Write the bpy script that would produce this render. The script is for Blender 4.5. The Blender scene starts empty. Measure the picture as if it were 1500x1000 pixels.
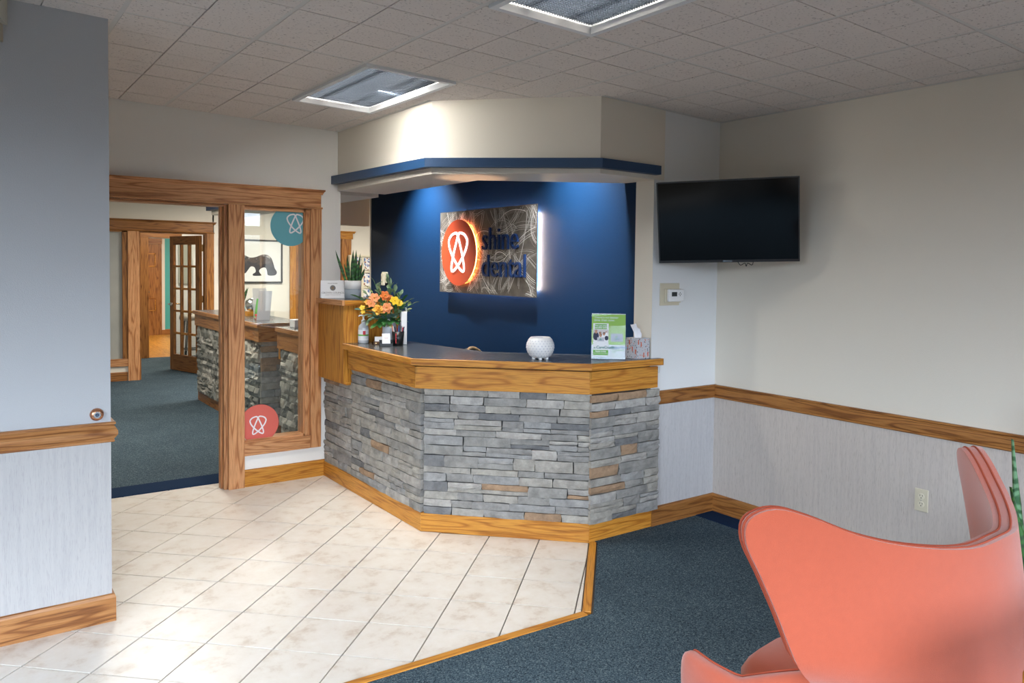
import bpy, bmesh, math, random
from math import sin, cos, pi, radians, sqrt
from mathutils import Vector, Matrix, noise as mnoise
random.seed(11)
S = bpy.context.scene
COL = S.collection
# ------------------------------------------------------------------ camera, world, big lights, exposure
cam_d = bpy.data.cameras.new('camera'); cam = bpy.data.objects.new('camera', cam_d); COL.objects.link(cam)
cam_d.sensor_width = 36.0; cam_d.lens = 1143.43 * 36 / 1500
cam_d.shift_x = (750 - 786.98) / 1500; cam_d.shift_y = (434.29 - 500) / 1500
cam_d.clip_start = 0.02
YAW, PITCH, ROLL = 0.6394012, -0.0367545, -0.0131298
fw = Vector((sin(YAW) * cos(PITCH), cos(YAW) * cos(PITCH), sin(PITCH)))
rt = Vector((cos(YAW), -sin(YAW), 0)); dn = fw.cross(rt)
if dn.z > 0: dn = -dn
r2 = cos(ROLL) * rt + sin(ROLL) * dn; d2 = -sin(ROLL) * rt + cos(ROLL) * dn
M4 = Matrix.Identity(4)
for i in range(3):
    M4[i][0] = r2[i]; M4[i][1] = -d2[i]; M4[i][2] = -fw[i]
M4[2][3] = 1.63557
cam.matrix_world = M4
S.camera = cam
S.view_settings.view_transform = 'Standard'; S.view_settings.look = 'None'
S.view_settings.gamma = 1.0; S.view_settings.use_curve_mapping = False
S.view_settings.exposure = 0.0

W = bpy.data.worlds.new('sky'); S.world = W; W.use_nodes = True
nt = W.node_tree; nt.nodes.clear()
wo = nt.nodes.new('ShaderNodeOutputWorld'); bg = nt.nodes.new('ShaderNodeBackground')
tc = nt.nodes.new('ShaderNodeTexCoord'); sx = nt.nodes.new('ShaderNodeSeparateXYZ'); cr = nt.nodes.new('ShaderNodeValToRGB')
mr = nt.nodes.new('ShaderNodeMapRange'); mr.inputs['From Min'].default_value = -1; mr.inputs['From Max'].default_value = 1
nt.links.new(tc.outputs['Generated'], sx.inputs[0]); nt.links.new(sx.outputs['Z'], mr.inputs['Value'])
nt.links.new(mr.outputs[0], cr.inputs[0]); nt.links.new(cr.outputs[0], bg.inputs['Color']); nt.links.new(bg.outputs[0], wo.inputs[0])
els = cr.color_ramp.elements                                         # overcast sky, brighter towards the zenith, dark ground
els[0].position = 0.511; els[0].color = (0.014, 0.013, 0.011, 1); els[1].position = 0.547; els[1].color = (0.50, 0.58, 0.68, 1)
for p_, c_ in ((0.66, (0.60, 0.69, 0.81, 1)), (0.78, (0.79, 0.90, 1.04, 1)), (1.0, (0.95, 1.06, 1.2, 1))): e_ = els.new(p_); e_.color = c_
bg.inputs['Strength'].default_value = 27.5

def area(name, loc, direction, sx_, sy_, power, color=(1, 1, 1), spread=180, portal=False):
    d = bpy.data.lights.new(name, 'AREA'); d.shape = 'RECTANGLE'; d.size = sx_; d.size_y = sy_
    d.energy = power; d.color = color; d.spread = radians(spread)
    o = bpy.data.objects.new(name, d); COL.objects.link(o)
    o.location = loc; o.rotation_euler = Vector(direction).to_track_quat('-Z', 'Y').to_euler()
    if portal: d.cycles.is_portal = True
    return o

def spot(name, loc, target, power, color, angle, blend, radius=0.03):
    d = bpy.data.lights.new(name, 'SPOT'); d.energy = power; d.color = color
    d.spot_size = radians(angle); d.spot_blend = blend; d.shadow_soft_size = radius
    o = bpy.data.objects.new(name, d); COL.objects.link(o); o.location = loc
    o.rotation_euler = (Vector(target) - Vector(loc)).to_track_quat('-Z', 'Y').to_euler()
    return o
# daylight through the windows behind the viewer and the glazed entrance at the left (portals into the sky)
for px_, pw_ in ((-0.8, 4.0), (3.45, 1.3)):
    area('window_portal', (px_, -1.42, 1.20), (0, 1, 0), pw_, 1.84, 1, portal=True)
    area('window_portal', (px_, -1.42, 2.37), (0, 1, 0), pw_, 0.22, 1, portal=True)
area('window_portal', (-3.12, 0.65, 1.4), (1, 0, 0), 2.1, 2.6, 1, portal=True)
# ceiling fixtures of the back rooms
area('hall_light', (1.6, 8.0, 2.58), (0, 0, -1), 0.6, 1.2, 85, (1.0, 0.93, 0.82))
area('hall_light', (3.6, 10.4, 2.58), (0, 0, -1), 1.2, 0.6, 80, (1.0, 0.95, 0.86))
area('hall_light', (5.2, 9.6, 2.58), (0, 0, -1), 0.6, 1.2, 110, (1.0, 0.96, 0.9))
area('hall_light', (3.0, 13.3, 2.58), (0, 0, -1), 0.6, 0.6, 60, (1.0, 0.9, 0.75))
area('hall_light', (4.2, 17.0, 2.58), (0, 0, -1), 0.6, 1.2, 110, (1.0, 0.93, 0.82))
# two recessed spots behind the soffit wash the blue wall
spot('wall_washer', (3.06, 6.40, 2.64), (3.50, 6.40, 1.7), 330, (0.92, 0.97, 1.0), 100, 1.0)
spot('wall_washer', (3.10, 4.22, 2.64), (3.50, 4.22, 1.7), 330, (0.92, 0.97, 1.0), 100, 1.0)

# warm spot added behind the counter for the glow under the soffit
spot('soffit_glow_spot', (2.86, 4.98, 1.0), (2.70, 4.36, 2.2), 60, (1.0, 0.62, 0.38), 22, 0.8, 0.02)

# ------------------------------------------------------------------ materials
def mat(name):
    m = bpy.data.materials.new(name); m.use_nodes = True
    n = m.node_tree.nodes; return m, n, m.node_tree.links, n['Principled BSDF']
def N(n, t, **k):
    x = n.new(t)
    for a, b in k.items():
        if a in x.bl_rna.properties.keys(): setattr(x, a, b)
        else: x.inputs[a.replace('_', ' ')].default_value = b
    return x
def ramp(n, stops, interp='LINEAR'):
    r = n.new('ShaderNodeValToRGB'); e = r.color_ramp.elements; r.color_ramp.interpolation = interp
    while len(e) < len(stops): e.new(0.5)
    for i, (p, c) in enumerate(stops):
        e[i].position = p; e[i].color = (*c, 1) if len(c) == 3 else c
    return r
def plain(name, col, rough=0.5, metal=0.0, bump=0, bscale=200, var=0.0, vscale=6, spec=0.5, coat=0, emit=None, sheen=0):
    m, n, l, b = mat(name)
    b.inputs['Base Color'].default_value = (*col, 1); b.inputs['Roughness'].default_value = rough
    b.inputs['Metallic'].default_value = metal; b.inputs['Specular IOR Level'].default_value = spec
    b.inputs['Coat Weight'].default_value = coat; b.inputs['Sheen Weight'].default_value = sheen
    t = N(n, 'ShaderNodeTexCoord')
    if bump:
        x = N(n, 'ShaderNodeTexNoise', Scale=bscale, Detail=3.0); l.new(t.outputs['Object'], x.inputs['Vector'])
        y = N(n, 'ShaderNodeBump', Strength=bump, Distance=0.004); l.new(x.outputs['Fac'], y.inputs['Height']); l.new(y.outputs[0], b.inputs['Normal'])
    if var:
        x = N(n, 'ShaderNodeTexNoise', Scale=vscale, Detail=4.0); l.new(t.outputs['Object'], x.inputs['Vector'])
        r = ramp(n, [(0.3, tuple(c * (1 - var) for c in col)), (0.7, tuple(min(1, c * (1 + var)) for c in col))])
        l.new(x.outputs['Fac'], r.inputs[0]); l.new(r.outputs[0], b.inputs['Base Color'])
    if emit:
        b.inputs['Emission Color'].default_value = (*emit[0], 1); b.inputs['Emission Strength'].default_value = emit[1]
    return m
def oak(name, light, mid, dark, rough=0.38):
    m, n, l, b = mat(name)
    uv = N(n, 'ShaderNodeUVMap'); oi = N(n, 'ShaderNodeObjectInfo')
    off = N(n, 'ShaderNodeVectorMath', operation='SCALE'); off.inputs[0].default_value = (37.0, 11.0, 5.0); l.new(oi.outputs['Random'], off.inputs['Scale'])
    add = N(n, 'ShaderNodeVectorMath', operation='ADD'); l.new(uv.outputs[0], add.inputs[0]); l.new(off.outputs[0], add.inputs[1])
    mp = N(n, 'ShaderNodeMapping'); mp.inputs['Scale'].default_value = (0.75, 9.5, 1); l.new(add.outputs[0], mp.inputs[0])
    n1 = N(n, 'ShaderNodeTexNoise', Scale=1.0, Detail=2.0, Roughness=0.45); l.new(mp.outputs[0], n1.inputs['Vector'])
    mu = N(n, 'ShaderNodeMath', operation='MULTIPLY'); mu.inputs[1].default_value = 66.0; l.new(n1.outputs['Fac'], mu.inputs[0])
    si = N(n, 'ShaderNodeMath', operation='SINE'); l.new(mu.outputs[0], si.inputs[0])
    ma = N(n, 'ShaderNodeMapRange'); ma.inputs['From Min'].default_value = -1; l.new(si.outputs[0], ma.inputs['Value'])
    r1 = ramp(n, [(0.0, dark), (0.16, mid), (0.5, light), (1.0, light)]); l.new(ma.outputs[0], r1.inputs[0])
    mp2 = N(n, 'ShaderNodeMapping'); mp2.inputs['Scale'].default_value = (9, 260, 1); l.new(add.outputs[0], mp2.inputs[0])
    n2 = N(n, 'ShaderNodeTexNoise', Scale=1.0, Detail=2.0); l.new(mp2.outputs[0], n2.inputs['Vector'])
    r2_ = ramp(n, [(0.36, (0.62, 0.58, 0.54)), (0.52, (1, 1, 1))]); l.new(n2.outputs['Fac'], r2_.inputs[0])
    mx = N(n, 'ShaderNodeMixRGB', blend_type='MULTIPLY'); mx.inputs[0].default_value = 0.8; l.new(r1.outputs[0], mx.inputs[1]); l.new(r2_.outputs[0], mx.inputs[2])
    hs = N(n, 'ShaderNodeHueSaturation'); l.new(mx.outputs[0], hs.inputs['Color'])
    vr = N(n, 'ShaderNodeMapRange'); vr.inputs['To Min'].default_value = 0.86; vr.inputs['To Max'].default_value = 1.12; l.new(oi.outputs['Random'], vr.inputs['Value']); l.new(vr.outputs[0], hs.inputs['Value'])
    l.new(hs.outputs[0], b.inputs['Base Color'])
    bp = N(n, 'ShaderNodeBump', Strength=0.12, Distance=0.002); l.new(n2.outputs['Fac'], bp.inputs['Height']); l.new(bp.outputs[0], b.inputs['Normal'])
    b.inputs['Roughness'].default_value = rough; b.inputs['Specular IOR Level'].default_value = 0.3
    return m
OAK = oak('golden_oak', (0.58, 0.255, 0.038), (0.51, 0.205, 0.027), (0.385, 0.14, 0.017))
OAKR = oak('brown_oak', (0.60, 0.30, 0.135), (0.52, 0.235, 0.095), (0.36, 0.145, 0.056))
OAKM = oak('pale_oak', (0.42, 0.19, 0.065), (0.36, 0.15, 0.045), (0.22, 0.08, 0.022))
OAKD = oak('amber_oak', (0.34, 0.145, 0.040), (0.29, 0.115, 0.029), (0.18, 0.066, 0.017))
PAINT = plain('cream_wall_paint', (0.70, 0.65, 0.56), 0.6, bump=0.25, bscale=260)
PAINTC = plain('cool_white_wall_paint', (0.74, 0.75, 0.75), 0.6, bump=0.25, bscale=260)
PAINTG = plain('blue_grey_wall_paint', (0.43, 0.435, 0.445), 0.6, bump=0.25, bscale=260)
TAUPE = plain('taupe_wall_paint', (0.17, 0.15, 0.13), 0.6, bump=0.2, bscale=260)  # dark tone picked for unseen walls so less light bounces back
TANP = plain('warm_shade_wall_paint', (0.76, 0.58, 0.36), 0.6, bump=0.1)  # tan puts the low warm light on the far header into its colour
TEAL = plain('teal_wall_paint', (0.06, 0.36, 0.34), 0.6)
BLUEP = plain('navy_wall_paint', (0.0035, 0.0205, 0.058), 0.5, bump=0.35, bscale=220, spec=0.12)
BLUET = plain('navy_trim_paint', (0.008, 0.040, 0.105), 0.4)
WHITE = plain('white_plastic', (0.8, 0.8, 0.8), 0.4)
BEIGE = plain('beige_plastic', (0.62, 0.56, 0.42), 0.45)
BLACK = plain('black_plastic', (0.012, 0.012, 0.013), 0.35)
GREYM = plain('dark_grey_metal', (0.08, 0.08, 0.085), 0.4, metal=0.6)
CHROME = plain('brushed_aluminium', (0.7, 0.7, 0.7), 0.25, metal=1.0)
BRASS = plain('brass', (0.72, 0.5, 0.25), 0.25, metal=1.0)
COPPER = plain('antique_copper', (0.62, 0.30, 0.17), 0.28, metal=1.0)
GROUT = plain('grey_grout', (0.17, 0.15, 0.135), 0.9)
PAPER = plain('white_paper', (0.82, 0.82, 0.83), 0.6)
FELT = plain('orange_felt', (0.44, 0.078, 0.031), 0.92, bump=0.35, bscale=700, var=0.03, vscale=60, sheen=0.5)
FELT_SEAM = plain('orange_seam', (0.36, 0.062, 0.026), 0.92)

def wallpaper(name, c1, c2):
    m, n, l, b = mat(name)
    t = N(n, 'ShaderNodeTexCoord'); mp = N(n, 'ShaderNodeMapping'); mp.inputs['Scale'].default_value = (430, 430, 24); l.new(t.outputs['Object'], mp.inputs[0])
    x = N(n, 'ShaderNodeTexNoise', Scale=1.0, Detail=3.0, Roughness=0.6); l.new(mp.outputs[0], x.inputs['Vector'])
    r = ramp(n, [(0.30, c2), (0.46, c1), (1, c1)]); l.new(x.outputs['Fac'], r.inputs[0])
    mp2 = N(n, 'ShaderNodeMapping'); mp2.inputs['Scale'].default_value = (60, 60, 2.5); l.new(t.outputs['Object'], mp2.inputs[0])
    y = N(n, 'ShaderNodeTexNoise', Scale=1.0, Detail=2.0); l.new(mp2.outputs[0], y.inputs['Vector'])
    r2_ = ramp(n, [(0.35, (0.93, 0.93, 0.94)), (0.6, (1, 1, 1))]); l.new(y.outputs['Fac'], r2_.inputs[0])
    mx = N(n, 'ShaderNodeMixRGB', blend_type='MULTIPLY'); mx.inputs[0].default_value = 1; l.new(r.outputs[0], mx.inputs[1]); l.new(r2_.outputs[0], mx.inputs[2])
    l.new(mx.outputs[0], b.inputs['Base Color']); b.inputs['Roughness'].default_value = 0.7
    bp = N(n, 'ShaderNodeBump', Strength=0.2, Distance=0.002); l.new(x.outputs['Fac'], bp.inputs['Height']); l.new(bp.outputs[0], b.inputs['Normal'])
    return m
WPAPER = wallpaper('grey_linen_wallpaper', (0.55, 0.49, 0.44), (0.39, 0.34, 0.29))
WPAPERL = wallpaper('pale_linen_wallpaper', (0.52, 0.51, 0.515), (0.38, 0.37, 0.37))
WPAPERN = wallpaper('darkened_linen_wallpaper', (0.41, 0.395, 0.385), (0.33, 0.315, 0.315))  # same paper as the back wall, darkened to offset the strong light here

def tile_mat():
    m, n, l, b = mat('ivory_ceramic')
    t = N(n, 'ShaderNodeTexCoord'); oi = N(n, 'ShaderNodeObjectInfo')
    ad = N(n, 'ShaderNodeVectorMath', operation='ADD'); sc = N(n, 'ShaderNodeVectorMath', operation='SCALE'); sc.inputs[0].default_value = (40, 17, 9)
    l.new(oi.outputs['Random'], sc.inputs['Scale']); l.new(t.outputs['Object'], ad.inputs[0]); l.new(sc.outputs[0], ad.inputs[1])
    x = N(n, 'ShaderNodeTexNoise', Scale=9.0, Detail=6.0, Roughness=0.65); l.new(ad.outputs[0], x.inputs['Vector'])
    r = ramp(n, [(0.28, (0.58, 0.49, 0.40)), (0.46, (0.74, 0.69, 0.62)), (0.75, (0.80, 0.77, 0.72))]); l.new(x.outputs['Fac'], r.inputs[0])
    l.new(r.outputs[0], b.inputs['Base Color']); b.inputs['Roughness'].default_value = 0.33
    return m
TILE = tile_mat()
def carpet_mat():
    m, n, l, b = mat('blue_grey_carpet')
    t = N(n, 'ShaderNodeTexCoord'); x = N(n, 'ShaderNodeTexNoise', Scale=170.0, Detail=3.0); l.new(t.outputs['Object'], x.inputs['Vector'])
    r = ramp(n, [(0.30, (0.013, 0.019, 0.028)), (0.44, (0.038, 0.064, 0.086)), (0.57, (0.072, 0.108, 0.132)), (0.70, (0.16, 0.20, 0.215))]); l.new(x.outputs['Fac'], r.inputs[0])
    y = N(n, 'ShaderNodeTexNoise', Scale=3.0, Detail=3.0); l.new(t.outputs['Object'], y.inputs['Vector'])
    r2_ = ramp(n, [(0.3, (0.88, 0.88, 0.9)), (0.7, (1.06, 1.06, 1.06))]); l.new(y.outputs['Fac'], r2_.inputs[0])
    mx = N(n, 'ShaderNodeMixRGB', blend_type='MULTIPLY'); mx.inputs[0].default_value = 1; l.new(r.outputs[0], mx.inputs[1]); l.new(r2_.outputs[0], mx.inputs[2])
    l.new(mx.outputs[0], b.inputs['Base Color']); b.inputs['Roughness'].default_value = 0.95; b.inputs['Specular IOR Level'].default_value = 0.1
    bp = N(n, 'ShaderNodeBump', Strength=0.6, Distance=0.004); l.new(x.outputs['Fac'], bp.inputs['Height']); l.new(bp.outputs[0], b.inputs['Normal'])
    return m
CARPET = carpet_mat()
NAVYC = plain('navy_carpet', (0.008, 0.024, 0.062), 0.95, bump=0.4, bscale=260, spec=0.1)
def ceil_mat():
    m, n, l, b = mat('fissured_ceiling_board')
    t = N(n, 'ShaderNodeTexCoord'); x = N(n, 'ShaderNodeTexNoise', Scale=85.0, Detail=3.0, Roughness=0.6); l.new(t.outputs['Object'], x.inputs['Vector'])
    r = ramp(n, [(0.30, (0.30, 0.27, 0.25)), (0.40, (0.70, 0.64, 0.60)), (1, (0.74, 0.685, 0.64))]); l.new(x.outputs['Fac'], r.inputs[0])
    l.new(r.outputs[0], b.inputs['Base Color']); b.inputs['Roughness'].default_value = 0.9
    bp = N(n, 'ShaderNodeBump', Strength=0.3, Distance=0.003); l.new(x.outputs['Fac'], bp.inputs['Height']); l.new(bp.outputs[0], b.inputs['Normal'])
    return m
CEIL = ceil_mat()
TBAR = plain('painted_grid_steel', (0.60, 0.58, 0.55), 0.5)
def stone_mat(name, stops):
    m, n, l, b = mat(name)
    oi = N(n, 'ShaderNodeObjectInfo'); t = N(n, 'ShaderNodeTexCoord')
    r = ramp(n, stops, 'CONSTANT'); l.new(oi.outputs['Random'], r.inputs[0])
    sc = N(n, 'ShaderNodeVectorMath', operation='SCALE'); sc.inputs[0].default_value = (31, 17, 23); l.new(oi.outputs['Random'], sc.inputs['Scale'])
    ad = N(n, 'ShaderNodeVectorMath', operation='ADD'); l.new(t.outputs['Object'], ad.inputs[0]); l.new(sc.outputs[0], ad.inputs[1])
    x = N(n, 'ShaderNodeTexNoise', Scale=14.0, Detail=6.0, Roughness=0.65); l.new(ad.outputs[0], x.inputs['Vector'])
    r2_ = ramp(n, [(0.3, (0.62, 0.61, 0.6)), (0.68, (1.15, 1.13, 1.1))]); l.new(x.outputs['Fac'], r2_.inputs[0])
    mx = N(n, 'ShaderNodeMixRGB', blend_type='MULTIPLY'); mx.inputs[0].default_value = 1; l.new(r.outputs[0], mx.inputs[1]); l.new(r2_.outputs[0], mx.inputs[2])
    l.new(mx.outputs[0], b.inputs['Base Color']); b.inputs['Roughness'].default_value = 0.85
    y = N(n, 'ShaderNodeTexNoise', Scale=55.0, Detail=5.0); l.new(ad.outputs[0], y.inputs['Vector'])
    bp = N(n, 'ShaderNodeBump', Strength=0.55, Distance=0.008); l.new(y.outputs['Fac'], bp.inputs['Height']); l.new(bp.outputs[0], b.inputs['Normal'])
    return m
STONE = stone_mat('ledge_stone', [(0, (0.33, 0.315, 0.285)), (0.16, (0.27, 0.265, 0.25)), (0.34, (0.38, 0.365, 0.34)), (0.50, (0.30, 0.30, 0.295)), (0.62, (0.35, 0.335, 0.30)), (0.74, (0.265, 0.26, 0.25)), (0.86, (0.165, 0.168, 0.172)), (0.91, (0.34, 0.225, 0.14)), (0.955, (0.40, 0.39, 0.37))])
STONE2 = stone_mat('rough_grey_stone', [(0, (0.36, 0.36, 0.33)), (0.2, (0.25, 0.26, 0.24)), (0.5, (0.42, 0.42, 0.39)), (0.75, (0.18, 0.19, 0.18)), (0.9, (0.47, 0.46, 0.42))])
MORTAR = plain('dark_mortar', (0.06, 0.06, 0.058), 0.95)
def laminate():
    m, n, l, b = mat('slate_laminate')
    t = N(n, 'ShaderNodeTexCoord'); mp = N(n, 'ShaderNodeMapping'); mp.inputs['Rotation'].default_value = (0, 0, radians(45)); mp.inputs['Scale'].default_value = (14, 60, 14); l.new(t.outputs['Object'], mp.inputs[0])
    x = N(n, 'ShaderNodeTexNoise', Scale=1.0, Detail=4.0); l.new(mp.outputs[0], x.inputs['Vector'])
    r = ramp(n, [(0.3, (0.03, 0.045, 0.06)), (0.52, (0.07, 0.085, 0.10)), (0.62, (0.16, 0.14, 0.12)), (0.75, (0.07, 0.09, 0.11))]); l.new(x.outputs['Fac'], r.inputs[0])
    l.new(r.outputs[0], b.inputs['Base Color']); b.inputs['Roughness'].default_value = 0.22
    return m
LAM = laminate()
def glass_mat(name, tint=(0.96, 0.98, 0.97), rough=0.0, ior=1.65):
    m, n, l, b = mat(name); n.remove(b)
    o = [k for k in n if k.type == 'OUTPUT_MATERIAL'][0]
    a = N(n, 'ShaderNodeBsdfTransparent'); a.inputs[0].default_value = (*tint, 1)
    g = N(n, 'ShaderNodeBsdfGlossy'); g.inputs['Roughness'].default_value = rough
    f = N(n, 'ShaderNodeFresnel'); ge = N(n, 'ShaderNodeNewGeometry'); mi = N(n, 'ShaderNodeMapRange'); mi.inputs['To Min'].default_value = ior; mi.inputs['To Max'].default_value = 1 / ior; l.new(ge.outputs['Backfacing'], mi.inputs['Value']); l.new(mi.outputs[0], f.inputs['IOR'])
    x = N(n, 'ShaderNodeMixShader'); l.new(f.outputs[0], x.inputs[0]); l.new(a.outputs[0], x.inputs[1]); l.new(g.outputs[0], x.inputs[2]); l.new(x.outputs[0], o.inputs[0])
    return m
GLASS = glass_mat('clear_glass')
ACRYL = glass_mat('clear_acrylic', (0.93, 0.95, 0.96), ior=1.18)
FROST = plain('frosted_glass', (0.36, 0.36, 0.33), 0.12, spec=0.6, var=0.06, vscale=3)
SCREEN = plain('tv_screen_glass', (0.002, 0.002, 0.002), 0.10, spec=0.16)

# ------------------------------------------------------------------ mesh helpers
WM = {}
def V(*a): return Vector(a)
class MB:
    def __init__(s): s.v = []; s.f = []; s.uv = []; s.mi = []; s.cm = 0
    def face(s, pts, uvs=None):
        i = len(s.v); s.v += [Vector(p) for p in pts]; s.f.append(list(range(i, i + len(pts))))
        s.uv.append(uvs or [(0, 0)] * len(pts)); s.mi.append(s.cm); return s
    def slab(s, o, L, Wd, T):                     # box spanned by three vectors; u runs along L
        o, L, Wd, T = Vector(o), Vector(L), Vector(Wd), Vector(T)
        if L.cross(Wd).dot(T) < 0: o = o + T; T = -T
        l, w, t = L.length, Wd.length, T.length; i = len(s.v)
        s.v += [o, o + L, o + L + Wd, o + Wd, o + T, o + L + T, o + L + Wd + T, o + Wd + T]
        q = [((0, 3, 2, 1), [(0, 0), (0, w), (l, w), (l, 0)]), ((4, 5, 6, 7), [(0, 0), (l, 0), (l, w), (0, w)]),
             ((0, 1, 5, 4), [(0, 0), (l, 0), (l, -t), (0, -t)]), ((2, 3, 7, 6), [(l, w), (0, w), (0, w + t), (l, w + t)]),
             ((1, 2, 6, 5), [(0, 0), (w, 0), (w, t), (0, t)]), ((3, 0, 4, 7), [(0, 0), (w, 0), (w, t), (0, t)])]
        for f, u in q: s.f.append([i + k for k in f]); s.uv.append(u); s.mi.append(s.cm)
        return s
    def box(s, x0, y0, z0, x1, y1, z1, axis='x'):
        d = {'x': V(x1 - x0, 0, 0), 'y': V(0, y1 - y0, 0), 'z': V(0, 0, z1 - z0)}
        o = [k for k in 'xyz' if k != axis]
        if axis == 'y': o = ['z', 'x']
        if axis == 'x': o = ['z', 'y']
        return s.slab((x0, y0, z0), d[axis], d[o[0]], d[o[1]])
    def prism(s, poly, z0, z1, top=None):         # poly ccw in plan; z may be a callable
        n = len(poly); zb = [z0(*p) if callable(z0) else z0 for p in poly]; zt = [z1(*p) if callable(z1) else z1 for p in poly]
        s.face([(p[0], p[1], z) for p, z in zip(poly, zt)], [(p[0], p[1]) for p in poly])
        s.face([(p[0], p[1], z) for p, z in list(zip(poly, zb))[::-1]], [(p[0], p[1]) for p in poly[::-1]])
        u = 0
        for k in range(n):
            a, b = poly[k], poly[(k + 1) % n]; d = math.dist(a, b); j = (k + 1) % n
            s.face([(a[0], a[1], zb[k]), (b[0], b[1], zb[j]), (b[0], b[1], zt[j]), (a[0], a[1], zt[k])], [(u, zb[k]), (u + d, zb[j]), (u + d, zt[j]), (u, zt[k])]); u += d
        return s
    def sweep(s, prof, a, b, out, ea=0, eb=0):    # moulding: profile (depth, height) run from a to b; ea/eb slant the ends per unit depth
        a, b, out = Vector(a), Vector(b), Vector(out).normalized(); d = (b - a).normalized(); Ln = (b - a).length
        A = [a + out * p[0] + V(0, 0, p[1]) - d * (ea * p[0]) for p in prof]; B = [b + out * p[0] + V(0, 0, p[1]) + d * (eb * p[0]) for p in prof]
        c = 0; n = len(prof)
        for k in range(n):
            j = (k + 1) % n; h = math.dist(prof[k], prof[j])
            s.face([A[k], B[k], B[j], A[j]], [(0, c), (Ln, c), (Ln, c + h), (0, c + h)]); c += h
        s.face(A[::-1]); s.face(B); return s
    def tube(s, pts, r, seg=8, closed=False, cap=True):
        pts = [Vector(p) for p in pts]; n = len(pts); rr = r if isinstance(r, (list, tuple)) else [r] * n
        rings = []; up = None
        for k in range(n):
            t = (pts[(k + 1) % n] - pts[k - 1]) if closed else (pts[min(k + 1, n - 1)] - pts[max(k - 1, 0)])
            t.normalize()
            if up is None: up = V(0, 0, 1) if abs(t.z) < 0.9 else V(1, 0, 0)
            x = up - t * up.dot(t); x.normalize(); y = t.cross(x); up = x
            i = len(s.v); s.v += [pts[k] + (x * cos(2 * pi * q / seg) + y * sin(2 * pi * q / seg)) * rr[k] for q in range(seg)]; rings.append(i)
        m = n if closed else n - 1
        for k in range(m):
            a, b = rings[k], rings[(k + 1) % n]
            for q in range(seg):
                s.f.append([a + q, a + (q + 1) % seg, b + (q + 1) % seg, b + q]); s.uv.append([(0, 0)] * 4); s.mi.append(s.cm)
        if cap and not closed:
            s.f.append([rings[0] + q for q in range(seg)][::-1]); s.uv.append([(0, 0)] * seg); s.mi.append(s.cm)
            s.f.append([rings[-1] + q for q in range(seg)]); s.uv.append([(0, 0)] * seg); s.mi.append(s.cm)
        return s
    def lathe(s, prof, c=(0, 0, 0), seg=32, axis=None):
        c = Vector(c); ax = Vector(axis).normalized() if axis is not None else V(0, 0, 1)
        q = V(0, 0, 1).rotation_difference(ax).to_matrix(); rings = []
        for r, z in prof:
            i = len(s.v); s.v += [c + q @ V(r * cos(2 * pi * k / seg), r * sin(2 * pi * k / seg), z) for k in range(seg)]; rings.append(i)
        for a, b in zip(rings, rings[1:]):
            for k in range(seg):
                s.f.append([a + k, a + (k + 1) % seg, b + (k + 1) % seg, b + k]); s.uv.append([(0, 0)] * 4); s.mi.append(s.cm)
        for i, rev in ((rings[0], True), (rings[-1], False)):
            f = [i + k for k in range(seg)]; s.f.append(f[::-1] if rev else f); s.uv.append([(0, 0)] * seg); s.mi.append(s.cm)
        return s
    def grid(s, P, closed_u=False):               # P[i][j] points
        i0 = len(s.v); nu, nv = len(P), len(P[0])
        for row in P: s.v += [Vector(p) for p in row]
        for a in range(nu if closed_u else nu - 1):
            for b in range(nv - 1):
                c = (a + 1) % nu
                s.f.append([i0 + a * nv + b, i0 + c * nv + b, i0 + c * nv + b + 1, i0 + a * nv + b + 1]); s.uv.append([(a, b)] * 4); s.mi.append(s.cm)
        return s
    def build(s, name, m, parent=None, smooth=False, bevel=0, seg=2, origin=None):
        lo = Vector((min(v[i] for v in s.v) for i in range(3))); hi = Vector((max(v[i] for v in s.v) for i in range(3)))
        c = Vector(origin) if origin is not None else (lo + hi) / 2
        if parent is None and origin is None: c.z = lo.z
        me = bpy.data.meshes.new(name)
        PW = WM.get(parent, Matrix.Identity(4)) if parent is not None else Matrix.Identity(4)
        inv = PW.inverted(); rot = inv.to_3x3()
        me.from_pydata([tuple(rot @ (v - c)) for v in s.v], [], s.f)
        ul = me.uv_layers.new(name='UVMap'); k = 0
        for u in s.uv:
            for w in u: ul.data[k].uv = w; k += 1
        for mm in (m if isinstance(m, list) else [m]): me.materials.append(mm)
        if isinstance(m, list):
            for p, i in zip(me.polygons, s.mi): p.material_index = i
        if smooth:
            for p in me.polygons: p.use_smooth = True
        me.validate()
        o = bpy.data.objects.new(name, me); COL.objects.link(o); o.location = inv @ c
        if parent is not None: o.parent = parent
        WM[o] = PW @ Matrix.Translation(inv @ c)
        if bevel:
            b = o.modifiers.new('bevel', 'BEVEL'); b.width = bevel; b.segments = seg; b.limit_method = 'ANGLE'; b.harden_normals = False
        return o
MBs = MB
def weld(o, d=0.0004, sub=0):
    bm = bmesh.new(); bm.from_mesh(o.data); bmesh.ops.remove_doubles(bm, verts=bm.verts, dist=d); bmesh.ops.recalc_face_normals(bm, faces=bm.faces); bm.to_mesh(o.data); bm.free()
    if sub: m = o.modifiers.new('subdivision', 'SUBSURF'); m.levels = sub; m.render_levels = sub
    return o
def tag(o, label=None, cat=None, group=None, kind=None):
    for k, v in (('label', label), ('category', cat), ('group', group), ('kind', kind)):
        if v: o[k] = v
    return o
def thing(name, label, cat, loc=(0, 0, 0), rz=0, group=None):
    o = bpy.data.objects.new(name, None); COL.objects.link(o); o.empty_display_size = 0.1
    o.location = loc; o.rotation_euler = (0, 0, rz); WM[o] = Matrix.Translation(Vector(loc)) @ Matrix.Rotation(rz, 4, 'Z')
    return tag(o, label, cat, group)
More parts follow.
